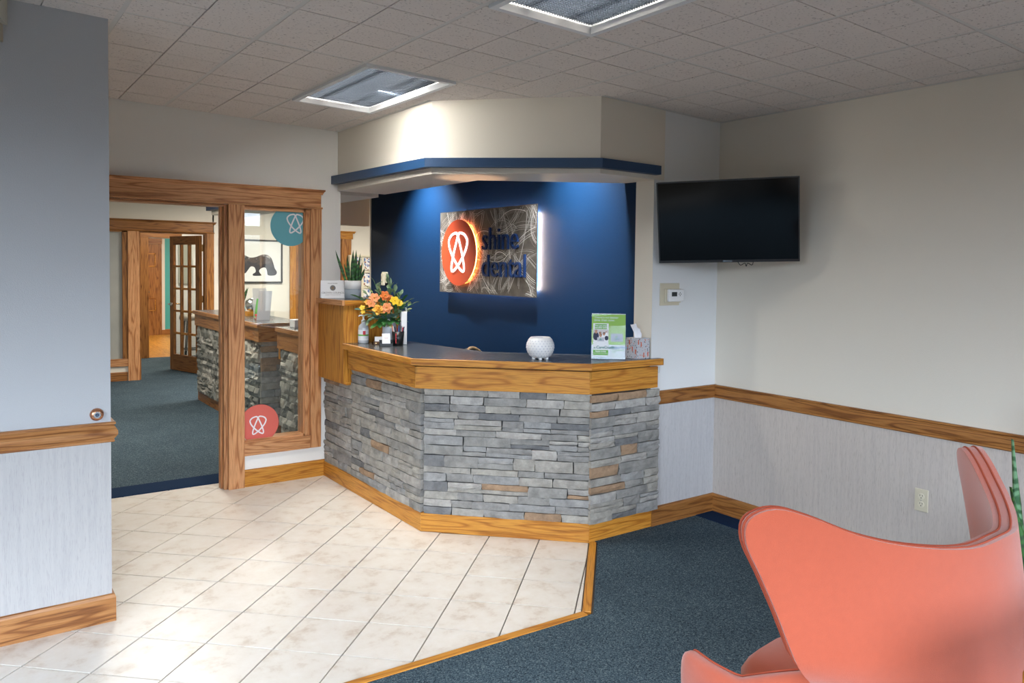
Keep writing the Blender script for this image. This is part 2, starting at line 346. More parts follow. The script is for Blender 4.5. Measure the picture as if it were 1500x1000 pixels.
def struct(name, loc=(0, 0, 0)):
    o = bpy.data.objects.new(name, None); COL.objects.link(o); o.empty_display_size = 0.1; o.location = loc
    WM[o] = Matrix.Translation(Vector(loc)); o['kind'] = 'structure'; return o
def st(o): o['kind'] = 'structure'; return o
def copy_tree(o, parent=None):
    c = o.copy(); COL.objects.link(c); c.parent = parent
    for ch in [k for k in bpy.data.objects if k.parent == o]: copy_tree(ch, c)
    return c
def text_mesh(name, body, size, origin, xdir, ydir, m, parent, depth=0.001, align='LEFT', sx_=1.0, bold=0.0):
    cu = bpy.data.curves.new('t', 'FONT'); cu.body = body; cu.size = size; cu.extrude = depth; cu.align_x = align; cu.resolution_u = 3; cu.offset = bold
    to = bpy.data.objects.new('t', cu); COL.objects.link(to)
    dg = bpy.context.evaluated_depsgraph_get(); me = bpy.data.meshes.new_from_object(to.evaluated_get(dg))
    bpy.data.objects.remove(to); bpy.data.curves.remove(cu)
    X = Vector(xdir).normalized(); Y = Vector(ydir).normalized(); Z = X.cross(Y); o = Vector(origin)
    mb = MB()
    mb.v = [o + X * (v.co.x * sx_) + Y * v.co.y + Z * v.co.z for v in me.vertices]
    mb.f = [list(p.vertices) for p in me.polygons]; mb.uv = [[(0, 0)] * len(f) for f in mb.f]; mb.mi = [0] * len(mb.f)
    bpy.data.meshes.remove(me)
    return mb.build(name, m, parent)
def catmull(P, n=6, closed=True):
    out = []; k = len(P)
    for i in range(k if closed else k - 1):
        p0 = P[(i - 1) % k] if closed or i > 0 else P[i]; p1 = P[i]; p2 = P[(i + 1) % k]; p3 = P[(i + 2) % k] if closed or i + 2 < k else p2
        for j in range(n):
            t = j / n
            out.append(tuple(0.5 * (2 * b + (c - a) * t + (2 * a - 5 * b + 4 * c - d) * t * t + (3 * b - a - 3 * c + d) * t ** 3) for a, b, c, d in zip(p0, p1, p2, p3)))
    if not closed: out.append(tuple(P[-1]))
    return out
LOGO = [(-0.24, 1.0), (-0.66, 0.90), (-0.95, 0.62), (-0.90, 0.30), (-0.70, -0.02), (-0.36, -0.38), (0.02, -0.70), (0.42, -0.94), (0.62, -0.93), (0.64, -0.68), (0.52, -0.30), (0.36, 0.10), (0.16, 0.52), (0.02, 0.80), (-0.10, 0.95)]
def clip(poly, a, b, c):                           # keep a*x+b*y<=c
    out = []
    for i in range(len(poly)):
        p, q = poly[i], poly[(i + 1) % len(poly)]; dp = a * p[0] + b * p[1] - c; dq = a * q[0] + b * q[1] - c
        if dp <= 0: out.append(p)
        if dp * dq < 0: t = dp / (dp - dq); out.append((p[0] + t * (q[0] - p[0]), p[1] + t * (q[1] - p[1])))
    return out
def ribbon(mb, pts, w, origin, X, Y, Zt, closed=True):   # flat stroke in a plane, a little thickness Zt
    X, Y, Zt, origin = Vector(X), Vector(Y), Vector(Zt), Vector(origin); n = len(pts); A = []; B = []
    for i in range(n):
        p0 = pts[i - 1] if closed or i > 0 else pts[i]; p1 = pts[(i + 1) % n] if closed or i + 1 < n else pts[i]
        d = Vector((p1[0] - p0[0], p1[1] - p0[1])).normalized(); nn = (-d.y * w / 2, d.x * w / 2)
        A.append((pts[i][0] + nn[0], pts[i][1] + nn[1])); B.append((pts[i][0] - nn[0], pts[i][1] - nn[1]))
    T = lambda p, h: origin + X * p[0] + Y * p[1] + Zt * h
    for i in range(n if closed else n - 1):
        j = (i + 1) % n
        mb.face([T(A[i], 1), T(B[i], 1), T(B[j], 1), T(A[j], 1)])
        mb.face([T(A[i], 0), T(A[i], 1), T(A[j], 1), T(A[j], 0)]); mb.face([T(B[j], 0), T(B[j], 1), T(B[i], 1), T(B[i], 0)])
    return mb
cz = lambda x, y: 2.726 - 0.027 * x + 0.001 * y   # underside of the hung ceiling (it sags slightly to the right)

# ------------------------------------------------------------------ floor
floor = st(MB().box(-3.2, -1.6, -0.06, 7.2, 20.2, -0.012).build('floor', GROUT))
TO = (2.1500, 3.9331); TP = 0.308; s2 = sqrt(0.5); e1 = (s2, -s2); e2 = (-s2, -s2)
ntile = 0
tile_cells = []
for i in range(-16, 12):
    for j in range(-16, 14):
        ci = (TO[0] + TP * ((i + .5) * e1[0] + (j + .5) * e2[0]), TO[1] + TP * ((i + .5) * e1[1] + (j + .5) * e2[1]))
        g = TP / 2 - 0.0035
        q = [(ci[0] + a * g * e1[0] + b * g * e2[0], ci[1] + a * g * e1[1] + b * g * e2[1]) for a, b in ((1, 1), (1, -1), (-1, -1), (-1, 1))]
        if Vector((q[1][0] - q[0][0], q[1][1] - q[0][1])).cross(Vector((q[2][0] - q[1][0], q[2][1] - q[1][1]))) < 0: q = q[::-1]
        q = clip(q, 0.0389, -1, -2.795 + 0.0389 * 2.37 - 0.006)      # strip running left
        q = q and clip(q, 0.738, -0.675, 0.738 * 3.010 - 0.675 * 3.496 - 0.006)     # strip running to the desk
        q = q and clip(q, 0, 1, 6.055)
        q = q and clip(q, -1, 0, 1.0)
        if not q: continue
        m_ = max(0.7195 * (p[0] - 2.281) + 0.6945 * (p[1] - 4.244) for p in q); n_ = min(0.7195 * (p[0] - 2.281) + 0.6945 * (p[1] - 4.244) for p in q)
        if (n_ > -0.01 and min(p[0] for p in q) > 2.27) or min(p[0] for p in q) > 2.30 and n_ > -0.01: continue   # under the desk
        if min(p[1] for p in q) > 4.5: q = clip(q, 1, 0, 2.30)
        elif min(p[0] for p in q) > 2.31: q = clip(q, 0.7195, 0.6945, 0.7195 * 2.281 + 0.6945 * 4.244 + 0.02)
        if not q or len(q) < 3: continue
        cx_ = sum(p[0] for p in q) / len(q); cy_ = sum(p[1] for p in q) / len(q)
        if max(p[0] for p in q) < 0.50 and min(p[1] for p in q) > 4.0: continue                       # under and behind the left wall
        tile_cells.append((q, cx_, cy_))
for q, cx_, cy_ in tile_cells:
    t = MB().prism(q, -0.013, random.uniform(-0.0006, 0.0004)).build('tile', TILE, floor, bevel=0.0012, seg=1); ntile += 1
# oak strip between tile and carpet
def strip(a, b, w, z=0.008):
    d = Vector((b[0] - a[0], b[1] - a[1], 0)).normalized(); nrm = V(d.y, -d.x, 0)
    return MB().slab((a[0], a[1], -0.013), (b[0] - a[0], b[1] - a[1], 0), nrm * w, (0, 0, z + 0.013)).build('oak_strip', OAK, floor, bevel=0.003)
strip((2.37, 2.795), (-3.0, 3.004), -0.045); strip((2.37, 2.795), (3.012, 3.497), 0.042)
# carpets
MB().prism([(2.401, 2.751), (3.044, 3.458), (3.06, 3.52), (4.11, 3.52), (4.11, -1.4), (-3.0, -1.4), (-3.0, 2.958)][::-1], -0.013, 0.004).build('carpet', CARPET, floor)
MB().prism([(0.3, 6.30), (2.40, 6.30), (2.40, 7.0), (5.9, 7.0), (5.9, 14.72), (-1.0, 14.72), (-1.0, 6.30)], -0.013, 0.004).build('carpet', CARPET, floor)
MB().prism([(2.46, 4.45), (3.2, 3.72), (5.9, 3.72), (5.9, 7.0), (2.46, 7.0)], -0.013, 0.003).build('carpet', CARPET, floor)
MB().prism([(-1.0, 6.062), (2.40, 6.03), (2.40, 6.30), (-1.0, 6.30)], -0.013, 0.006).build('carpet_border', NAVYC, floor)
MB().prism([(3.93, 3.485), (3.93, 1.2), (4.11, 1.2), (4.11, 3.485)], 0.003, 0.007).build('carpet_border', NAVYC, floor)
for k in range(40):                                                   # plank floor of the far room
    x0 = 1.2 + k * 0.115
    MB().box(x0, 14.72, -0.013, x0 + 0.1135, 19.35, 0.003, 'y').build('plank', OAK, floor)

# ------------------------------------------------------------------ ceiling
ceil = st(MB().box(-3.2, -1.6, 2.86, 7.2, 20.2, 2.95).build('ceiling', PAINT))
XB = [1.145 + 0.563 * k for k in range(-7, 6)]; YB = [1.535 + 1.14 * k for k in range(-3, 5)]
def in_soffit(x, y): return x > 2.45 and (x - 2.386) * 0.845 + (y - 4.335) * 0.659 > 0.12 and y > 3.6
XB = [x for x in XB if x < 4.05] + [4.11]; YB = YB[:-1] + [min(YB[-1], 5.83)] if YB[-1] > 5.83 else YB + [5.83]
LIGHTS = [(1.708, 3.815, 2.271, 4.955), (1.708, 1.535, 2.271, 2.675)]
def crect(mb, x0, y0, x1, y1, dz0, dz1):
    mb.prism([(x0, y0), (x1, y0), (x1, y1), (x0, y1)], lambda x, y: cz(x, y) + dz0, lambda x, y: cz(x, y) + dz1)
xs = XB; ys = YB
for a in range(len(xs) - 1):
    for b in range(len(ys) - 1):
        x0, x1, y0, y1 = xs[a] + 0.011, xs[a + 1] - 0.011, ys[b] + 0.011, ys[b + 1] - 0.011
        if x1 - x0 < 0.02 or y1 - y0 < 0.02: continue
        if any(abs(x0 - L[0]) < 0.05 and abs(y0 - L[1]) < 0.05 for L in LIGHTS): continue
        if in_soffit(x0, y0) or (x0 > 2.3 and y0 > 4.4): continue
        if x1 < 0.5 and y0 > 4.2: continue
        mb = MB(); crect(mb, x0, y0, x1, y1, 0.012, 0.020)
        nx = max(1, round((x1 - x0) / 0.272)); ny = max(1, round((y1 - y0) / 0.28))
        if nx == 1 and (x1 - x0) < 0.2: nx = 1
        for p in range(nx):
            for q in range(ny):
                g = 0.0028
                crect(mb, x0 + (x1 - x0) * p / nx + (g if p else 0), y0 + (y1 - y0) * q / ny + (g if q else 0), x0 + (x1 - x0) * (p + 1) / nx - (g if p < nx - 1 else 0), y0 + (y1 - y0) * (q + 1) / ny - (g if q < ny - 1 else 0), 0.0 + random.uniform(0, 0.002), 0.012)
        mb.build('ceiling_panel', CEIL, ceil)
for x in xs:
    y1 = 5.83 if x < 2.3 else (3.49 if x > 3.04 else 4.335 - (x - 2.386) * 1.28)
    mb = MB(); crect(mb, x - 0.0115, -1.4, x + 0.0115, y1, 0.003, 0.03); mb.build('grid_bar', TBAR, ceil)
for y in ys:
    x1 = 4.11 if y < 3.49 else (2.386 if y > 4.335 else 2.386 + (4.335 - y) * 0.78)
    mb = MB(); crect(mb, -3.0, y - 0.0115, x1, y + 0.0115, 0.0035, 0.03); mb.build('grid_bar', TBAR, ceil)
# wall angle along the right wall and the soffit
for a, b in (((4.098, 3.49), (4.098, -1.4)), ((3.05, 3.478), (4.11, 3.478)), ((2.372, 5.83), (2.372, 4.33))):
    d = Vector((b[0] - a[0], b[1] - a[1])).normalized(); mb = MB(); w = 0.011
    mb.prism([(a[0] - d.y * -w, a[1] + d.x * -w), (b[0] - d.y * -w, b[1] + d.x * -w), (b[0] + d.y * -w, b[1] - d.x * -w), (a[0] + d.y * -w, a[1] - d.x * -w)], lambda x, y: cz(x, y) - 0.001, lambda x, y: cz(x, y) + 0.03); mb.build('wall_angle', TBAR, ceil)

LOUV = plain('dimmed_louver', (0.055, 0.072, 0.098), 0.35, spec=0.5)  # silvered louver coloured dark and bluish to keep its glow dim
FRAMEW = plain('white_enamel', (0.72, 0.73, 0.74), 0.35)
def troffer(L, label, lit):
    x0, y0, x1, y1 = L; zc = cz((x0 + x1) / 2, (y0 + y1) / 2)
    t = thing('ceiling_light', label, 'ceiling light', ((x0 + x1) / 2, (y0 + y1) / 2, zc))
    x0 += 0.012; x1 -= 0.012; y0 += 0.012; y1 -= 0.012; w = 0.028
    mb = MB()
    for a in ((x0, y0, x1, y0 + w), (x0, y1 - w, x1, y1), (x0, y0 + w, x0 + w, y1 - w), (x1 - w, y0 + w, x1, y1 - w)): crect(mb, *a, -0.012, 0.02)
    mb.build('frame', FRAMEW, t, bevel=0.002)
    xi0, xi1, yi0, yi1 = x0 + w, x1 - w, y0 + w, y1 - w
    mb = MB(); nx, ny = 36, 76
    for k in range(1, nx):
        x = xi0 + (xi1 - xi0) * k / nx; crect(mb, x - 0.0011, yi0, x + 0.0011, yi1, 0.024, 0.036)
    for k in range(1, ny):
        y = yi0 + (yi1 - yi0) * k / ny; crect(mb, xi0, y - 0.0011, xi1, y + 0.0011, 0.024, 0.036)
    mb.build('louver', LOUV, t)
    mb = MB(); crect(mb, x0, y0, x1, y1, 0.095, 0.10)
    for a in ((x0, y0, x1, y0 + 0.004), (x0, y1 - 0.004, x1, y1), (x0, y0, x0 + 0.004, y1), (x1 - 0.004, y0, x1, y1)): crect(mb, *a, 0.02, 0.096)
    mb.build('housing', plain('galvanised_housing', (0.22, 0.24, 0.26), 0.5), t)
    for fx in (0.3, 0.7):
        x = x0 + (x1 - x0) * fx; MB().tube([(x, y0 + 0.03, zc + 0.06), (x, y1 - 0.03, zc + 0.06)], 0.013, 10).build('lamp_tube', WHITE, t, smooth=True)
    area('fixture_lamp', ((x0 + x1) / 2, (y0 + y1) / 2, zc + 0.09), (0, 0, -1), 0.46, 1.0, 74 if lit else 62, (1.0, 0.89, 0.76))
    return t
troffer(LIGHTS[0], 'louvered ceiling light beside the soffit corner above the desk', True)
troffer(LIGHTS[1], 'louvered ceiling light cut off by the top edge of the picture', False)
# strip added below the first louver to throw the bright patch on the soffit
area('soffit_patch_strip', (2.06, 4.42, cz(2.06, 4.4) + 0.020), (0.45, 0, -1), 0.012, 0.96, 30, (1.0, 0.98, 0.93))

# ------------------------------------------------------------------ walls
def railprof(h=0.09, d=0.022):
    return [(0, 0), (0.010, 0), (0.014, 0.004), (0.014, 0.010), (0.010, 0.014), (0.014, 0.018), (d, 0.036), (d, 0.052), (0.015, h - 0.020), (0.011, h - 0.014), (0.018, h - 0.010), (0.018, h - 0.002), (0.014, h), (0, h)]
baseprof = [(0, 0), (0.015, 0), (0.015, 0.110), (0.011, 0.122), (0.004, 0.126), (0, 0.126)]
# right wall: paint above the rail, linen paper below
wr = st(MB().box(4.11, -1.6, 0.0, 4.26, 5.0, 2.87, 'y').build('wall_right', PAINT))
MB().slab((4.11, -1.4, 0.0), (0, 4.9, 0), (0, 0, 0.80), (-0.0015, 0, 0)).build('wallpaper', WPAPER, wr)
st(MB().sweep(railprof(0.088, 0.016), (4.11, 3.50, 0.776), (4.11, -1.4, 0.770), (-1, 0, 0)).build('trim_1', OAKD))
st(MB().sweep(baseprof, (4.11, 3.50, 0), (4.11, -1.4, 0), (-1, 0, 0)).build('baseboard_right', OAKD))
# back wall right of the desk
wb = st(MB().box(3.502, 3.50, 0.0, 4.11, 3.66, 2.87).build('wall_back', PAINTC))
MB().slab((3.502, 3.50, 0.0), (0.608, 0, 0), (0, 0, 0.80), (0, -0.0015, 0)).build('wallpaper', WPAPERL, wb)
MB().slab((3.502, 3.50, 0.9), (0, 0.16, 0), (0, 0, 1.4), (-0.0015, 0, 0)).build('jamb', PAINT, wb)
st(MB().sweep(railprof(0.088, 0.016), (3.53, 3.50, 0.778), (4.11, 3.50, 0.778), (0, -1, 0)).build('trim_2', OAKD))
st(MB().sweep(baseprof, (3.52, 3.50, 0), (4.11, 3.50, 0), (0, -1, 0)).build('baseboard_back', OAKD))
# left wall
wl = st(MB().box(-3.2, 3.97, 0.0, 0.552, 4.13, 2.87).build('wall_left', PAINTG))
MB().slab((-3.2, 3.97, 0.0), (3.752, 0, 0), (0, 0, 0.83), (0, -0.0015, 0)).build('wallpaper', WPAPERN, wl)
rp = railprof(0.092, 0.026)
mb = MB().sweep(rp, (-3.2, 3.97, 0.823), (0.552, 3.97, 0.823), (0, -1, 0), eb=1).sweep(rp, (0.552, 3.97, 0.823), (0.552, 4.13, 0.823), (1, 0, 0), ea=1)
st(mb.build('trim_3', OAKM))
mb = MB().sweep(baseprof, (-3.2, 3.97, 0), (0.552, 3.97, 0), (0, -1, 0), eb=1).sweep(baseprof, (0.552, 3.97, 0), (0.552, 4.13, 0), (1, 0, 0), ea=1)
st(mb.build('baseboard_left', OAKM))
# door wall
wd = MB()
wd.box(-1.2, 5.83, 2.06, 2.41, 5.97, 2.87).box(2.25, 5.83, 0.0, 2.41, 5.97, 2.06).box(1.66, 5.83, 0.0, 2.25, 5.97, 0.24).box(-1.2, 5.83, 0, 0.45, 5.97, 2.06)
st(wd.build('wall_door', plain('neutral_wall_paint', (0.77, 0.75, 0.71), 0.6, bump=0.25, bscale=260)))
# closing walls out of sight
st(MB().box(-1.2, 4.13, 0, -1.05, 12.0, 2.87, 'y').build('wall_passage', PAINT))
wre = MB().box(-3.2, -1.6, 0, 4.26, -1.4, 0.28).box(-3.2, -1.6, 2.48, 4.26, -1.4, 2.87).box(-3.2, -1.6, 0.28, -2.8, -1.4, 2.48).box(4.1, -1.6, 0.28, 4.26, -1.4, 2.48).box(-2.8, -1.6, 2.12, 4.1, -1.4, 2.26)
wre.box(1.2, -1.6, 0.28, 2.8, -1.4, 2.48)
st(wre.build('wall_rear', TAUPE))
wle = MB().box(-3.2, -1.6, 0, -3.0, -0.4, 2.87, 'y').box(-3.2, 1.7, 0, -3.0, 4.0, 2.87, 'y').box(-3.2, -0.4, 2.7, -3.0, 1.7, 2.87, 'y').box(-3.2, -0.4, 0, -3.0, 1.7, 0.1, 'y')
st(wle.build('wall_entrance', TAUPE))
for k in range(6):                                                    # mullions of the windows behind the viewer
    x = -2.8 + 6.9 * k / 5; st(MB().box(x - 0.03, -1.56, 0.28, x + 0.03, -1.45, 2.48, 'z').build('window_%d' % (3 + k), OAK))

# soffit over the desk
SB = (2.386, 4.335); SC = (3.045, 3.49)
ring = [(2.386, 5.83), SB, SC, (3.58, 3.49), (3.58, 3.735), (2.794, 4.438), (2.785, 5.83)]
so = MB()
for quad in ([ring[0], ring[1], ring[5], ring[6]], [ring[1], ring[2], ring[4], ring[5]], [ring[2], (3.58, 3.49), ring[4]]):
    so.prism(quad, lambda x, y: 2.213 if x < 2.9 else 2.196, lambda x, y: cz(x, y) + 0.02)
so.prism([(3.502, 3.49), (4.11, 3.49), (4.11, 3.502), (3.502, 3.502)], 2.9, 2.91)
soff = st(so.build('trim_4', PAINT))
TBp = [(2.332, 5.83, 2.262, 2.324), (2.336, 4.331, 2.252, 2.309), (3.02, 3.442, 2.224, 2.280), (3.504, 3.442, 2.222, 2.276)]
TBi = [(2.386, 5.83), SB, SC, (3.504, 3.49)]
mb = MB()
for k in range(3):
    a, b = TBp[k], TBp[k + 1]; ai, bi = TBi[k], TBi[k + 1]
    P = [V(a[0], a[1], a[2]), V(b[0], b[1], b[2]), V(bi[0], bi[1], b[2]), V(ai[0], ai[1], a[2])]; Q = [V(a[0], a[1], a[3]), V(b[0], b[1], b[3]), V(bi[0], bi[1], b[3]), V(ai[0], ai[1], a[3])]
    mb.face(P[::-1]).face(Q)
    for i in range(4): mb.face([P[i], P[(i + 1) % 4], Q[(i + 1) % 4], Q[i]])
st(weld(mb.build('trim_5', BLUET)))
# blue feature wall
st(MB().box(3.52, 3.661, 0, 3.66, 7.69, 2.87, 'y').build('wall_feature', BLUEP))
st(MB().box(3.518, 7.69, 0, 3.66, 7.72, 2.87, 'y').build('trim_6', PAINT))

# ------------------------------------------------------------------ doorway with sidelight
d1 = struct('door_1', (1.5, 5.83, 0))
capprof = [(0, 0), (0.022, 0), (0.026, 0.010), (0.034, 0.020), (0.044, 0.026), (0.044, 0.036), (0, 0.036)]
MB().slab((0.3, 5.805, 2.075), (1.945, 0, 0), (0, 0, 0.105), (0, 0.03, 0)).build('header', OAKR, d1, bevel=0.003)
MB().sweep(capprof, (0.3, 5.83, 2.172), (2.245, 5.83, 2.172), (0, -1, 0), eb=0.6).build('crown', OAKR, d1)
MB().sweep([(0, 0), (0.034, 0), (0.038, 0.007), (0.034, 0.014), (0, 0.014)], (0.3, 5.83, 2.062), (2.252, 5.83, 2.062), (0, -1, 0)).build('bead', OAKR, d1)
MB().slab((1.56, 5.80, 0), (0, 0, 2.062), (0.112, 0, 0), (0, 0.03, 0)).build('casing', OAKR, d1, bevel=0.003)
MB().slab((1.535, 5.83, 0), (0, 0, 2.062), (0.125, 0, 0), (0, 0.14, 0)).build('jamb', OAKR, d1, bevel=0.002)
MB().slab((1.522, 5.875, 0), (0, 0, 2.045), (0.013, 0, 0), (0, 0.05, 0)).build('stop', OAKR, d1)
MB().slab((0.45, 5.83, 2.045), (1.085, 0, 0), (0, 0, 0.017), (0, 0.14, 0)).build('head_jamb', OAKR, d1)
w1 = struct('window_1', (1.9, 5.83, 0.23))
MB().slab((2.165, 5.807, 0.23), (0, 0, 1.832), (0.085, 0, 0), (0, 0.03, 0)).build('casing', OAKR, w1, bevel=0.003)
MB().slab((1.672, 5.807, 0.23), (0.493, 0, 0), (0, 0, 0.095), (0, 0.03, 0)).build('casing', OAKR, w1, bevel=0.003)
MB().slab((2.118, 5.83, 0.325), (0, 0, 1.74), (0.05, 0, 0), (0, 0.12, 0)).build('jamb', OAKR, w1)
MB().slab((2.128, 5.822, 0.332), (0, 0, 1.72), (0.03, 0, 0), (0, 0.03, 0)).build('stop', OAKR, w1, bevel=0.004)
MB().slab((1.66, 5.83, 0.31), (0.47, 0, 0), (0, 0, 0.033), (0, 0.12, 0)).build('sill', OAKR, w1)
MB().slab((1.66, 5.83, 2.032), (0.47, 0, 0), (0, 0, 0.03), (0, 0.12, 0)).build('head', OAKR, w1)
MB().box(1.662, 5.852, 0.335, 2.125, 5.858, 2.036).build('pane', GLASS, w1)
DEC_T = plain('teal_vinyl', (0.12, 0.38, 0.45), 0.5); DEC_R = plain('coral_vinyl', (0.62, 0.115, 0.085), 0.5); DEC_W = plain('pale_vinyl', (0.78, 0.74, 0.76), 0.5)
def decal(cx, cz_, r, m, ls, lx, lz, y, par, lab):
    p = [(cx + r * cos(2 * pi * k / 48), cz_ + r * sin(2 * pi * k / 48)) for k in range(48)]
    for c in ((-1, 0, -1.674), (1, 0, 2.117), (0, 1, 2.031), (0, -1, -0.344)): p = clip(p, *c)
    mb = MB(); mb.face([(a, y, b) for a, b in p]); mb.face([(a, y + 0.0008, b) for a, b in p[::-1]]); o = mb.build('decal', m, par); o['label'] = lab
    mb = MB()
    for sgn in (1, -1): ribbon(mb, catmull([(sgn * x * ls * 0.92, z * ls) for x, z in LOGO], 4), ls * 0.15, (lx, y - 0.0005 * (1.2 + 0.3 * sgn), lz), (1, 0, 0), (0, 0, 1), (0, -0.0004, 0))
    mb.build('emblem', DEC_W, o)
decal(2.022, 1.925, 0.150, DEC_T, 0.071, 2.060, 1.944, 5.8505, w1, 'teal round decal with a pale looped heart emblem')
decal(1.792, 0.452, 0.143, DEC_R, 0.066, 1.782, 0.441, 5.8505, w1, 'coral round decal with a white looped heart emblem')
st(MB().sweep(baseprof, (1.672, 5.83, 0), (2.30, 5.83, 0), (0, -1, 0)).build('baseboard_door', OAK))

# ------------------------------------------------------------------ stone veneer
def stone_piece(o, X, Z, out, w, h, dep, m, name, parent, rough=1.0):
    """one ledge stone: irregular front, o = lower left on the backing"""
    nx = 4 if w > 0.14 else 3; nz = 2
    pr = random.uniform(0.008, 0.016) * rough; tl = random.uniform(-0.004, 0.004); sd = random.random() * 50
    F = []
    for a in range(nx + 1):
        row = []
        for b in range(nz + 1):
            u = a / nx; v = b / nz
            edge = (a in (0, nx)) + (b in (0, nz))
            jx = random.uniform(-1, 1) * (0.004 if a in (0, nx) else 0.012); jz = random.uniform(-1, 1) * 0.0028
            d = dep + pr * (1.0 if edge == 0 else 0.72 if edge == 1 else 0.45) + tl * (v - .5) + random.uniform(-1, 1) * 0.0032 * rough
            row.append(o + X * (u * w + jx) + Z * (min(max(v * h + jz, -0.001), h + 0.001)) + out * d)
        F.append(row)
    mb = MB(); mb.grid(F)
    rim = [F[a][0] for a in range(nx + 1)] + [F[nx][b] for b in range(1, nz + 1)] + [F[a][nz] for a in range(nx - 1, -1, -1)] + [F[0][b] for b in range(nz - 1, 0, -1)]
    cen = o + X * w / 2 + Z * h / 2
    back = []
    for p in rim:
        q = p - cen; q = q - out * q.dot(out); back.append(cen + q * 0.985 + out * 0.0)
    n = len(rim)
    for k in range(n): mb.face([rim[k], back[k], back[(k + 1) % n], rim[(k + 1) % n]])
    return weld(mb.build(name, m, parent), 0.0002)
def veneer(a, b, z0, z1, out, m, parent, hmin, hmax, lmin, lmax, dep=0.022, rough=1.0, skip=None, ragged=0.0, collect=None):
    a = Vector((a[0], a[1], 0)); b = Vector((b[0], b[1], 0)); X = (b - a).normalized(); L = (b - a).length; Z = V(0, 0, 1); out = Vector(out).normalized()
    z = z0; cnt = 0
    while z < z1 - 0.012:
        h = random.uniform(hmin, hmax)
        if z1 - z - h < hmin * 0.7: h = z1 - z
        x = 0.0
        while x < L - 0.01:
            w = random.uniform(lmin, lmax)
            if L - x - w < lmin * 0.6: w = L - x
            if not (skip and skip(x, z)):
                g = 0.0016
                d = dep + random.uniform(-0.004, 0.004)
                if h > hmin * 1.55 and random.random() < 0.42:
                    k = random.uniform(0.36, 0.62)
                    stone_piece(a + X * (x + g) + Z * (z + g), X, Z, out, w - 2 * g, h * k - g, d, m, 'stone', parent, rough)
                    stone_piece(a + X * (x + g) + Z * (z + h * k + g), X, Z, out, w - 2 * g, h * (1 - k) - 2 * g, d + random.uniform(-0.006, 0.006), m, 'stone', parent, rough); cnt += 2
                else:
                    stone_piece(a + X * (x + g) + Z * (z + g), X, Z, out, w - 2 * g, h - 2 * g, d, m, 'stone', parent, rough); cnt += 1
            x += w
        z += h
    return cnt

# ------------------------------------------------------------------ reception desk
desk = thing('reception_desk', 'angled reception desk faced with grey ledge stone under oak bands', 'desk', (2.75, 4.2, 0))
A = (2.274, 5.83); B = (2.281, 4.244); C = (3.006, 3.492); D = (3.565, 3.490)
ins = 0.035
Ai, Bi, Ci, Di = (A[0] + ins, 5.82), (B[0] + ins, B[1] + ins * .414), (C[0] + ins * .414, C[1] + ins), (3.50, D[1] + ins)
MB().prism([(Ai[0], 5.30), Bi, Ci, Di, (3.50, 3.655), (3.15, 3.70), (2.45, 4.42), (2.45, 5.30)], 0.0, 1.03).build('carcass', MORTAR, desk)
MB().box(Ai[0], 5.30, 0.0, 2.45, 5.82, 0.765, 'y').build('carcass', MORTAR, desk)
nst = 0
nst += veneer((A[0] + ins, 5.815), (Bi[0], 5.305), 0.112, 0.770, (-1, 0, 0), STONE, desk, 0.040, 0.078, 0.13, 0.30, 0.022, 1.25)
nst += veneer((A[0] + ins, 5.303), (Bi[0], Bi[1]), 0.112, 0.90, (-1, 0, 0), STONE, desk, 0.040, 0.078, 0.13, 0.34, 0.022, 1.25)
n45 = (-(B[1] - C[1]), -(C[0] - B[0]), 0)
nst += veneer(Bi, (Ci[0] + .012, Ci[1] - .0125), 0.112, 0.90, n45, STONE, desk, 0.036, 0.075, 0.13, 0.30, 0.024, 0.85)
nst += veneer((C[0] - .010, 3.497), (3.562, 3.497), 0.112, 0.886, (0, -1, 0), STONE, desk, 0.036, 0.072, 0.12, 0.28, 0.012, 1.2)
print('desk stones', nst, 'tiles', ntile)
def band(name, P, z0, z1, th, m, par, bev=0.002):
    """mitred boards along a polyline of outer points, inner offset th; every board is its own piece"""
    out = []
    n = len(P)
    ns = []
    for k in range(n - 1):
        d = Vector((P[k + 1][0] - P[k][0], P[k + 1][1] - P[k][1])).normalized(); ns.append(Vector((-d.y, d.x)))
    def inner(k):
        if k == 0: m_ = ns[0]
        elif k == n - 1: m_ = ns[-1]
        else:
            m_ = (ns[k - 1] + ns[k]); m_ = m_ / (1 + ns[k - 1].dot(ns[k]))
        return (P[k][0] + m_.x * th, P[k][1] + m_.y * th)
    for k in range(n - 1):
        a, b = P[k], P[k + 1]; ai, bi = inner(k), inner(k + 1); L = math.dist(a, b); h = z1 - z0
        mb = MB(); p = [V(*a, z0), V(*b, z0), V(*b, z1), V(*a, z1)]; q = [V(*ai, z0), V(*bi, z0), V(*bi, z1), V(*ai, z1)]
        mb.face(p, [(0, 0), (L, 0), (L, h), (0, h)]).face(q[::-1], [(0, h), (L, h), (L, 0), (0, 0)])
        mb.face([p[3], p[2], q[2], q[3]], [(0, h), (L, h), (L, h + th), (0, h + th)]).face([p[1], p[0], q[0], q[1]], [(L, 0), (0, 0), (0, -th), (L, -th)])
        mb.face([p[0], p[3], q[3], q[0]], [(0, 0), (h, 0), (h, th), (0, th)]).face([p[2], p[1], q[1], q[2]], [(h, 0), (0, 0), (0, th), (h, th)])
        out.append(weld(mb.build(name, m, par, bevel=bev, seg=1)))
    return out
band('base_board', [A, B, C], 0.0, 0.114, 0.03, OAK, desk)
MB().slab((C[0], C[1], 0), (D[0] - C[0], 0, 0), (0, 0, 0.114), (0, 0.007, 0)).build('base_board', OAK, desk)
FB = (2.236, 4.241); FC = (2.989, 3.487)
band('fascia', [(2.250, 5.30), FB, FC, (3.545, 3.478)], 0.892, 1.026, 0.018, OAK, desk)
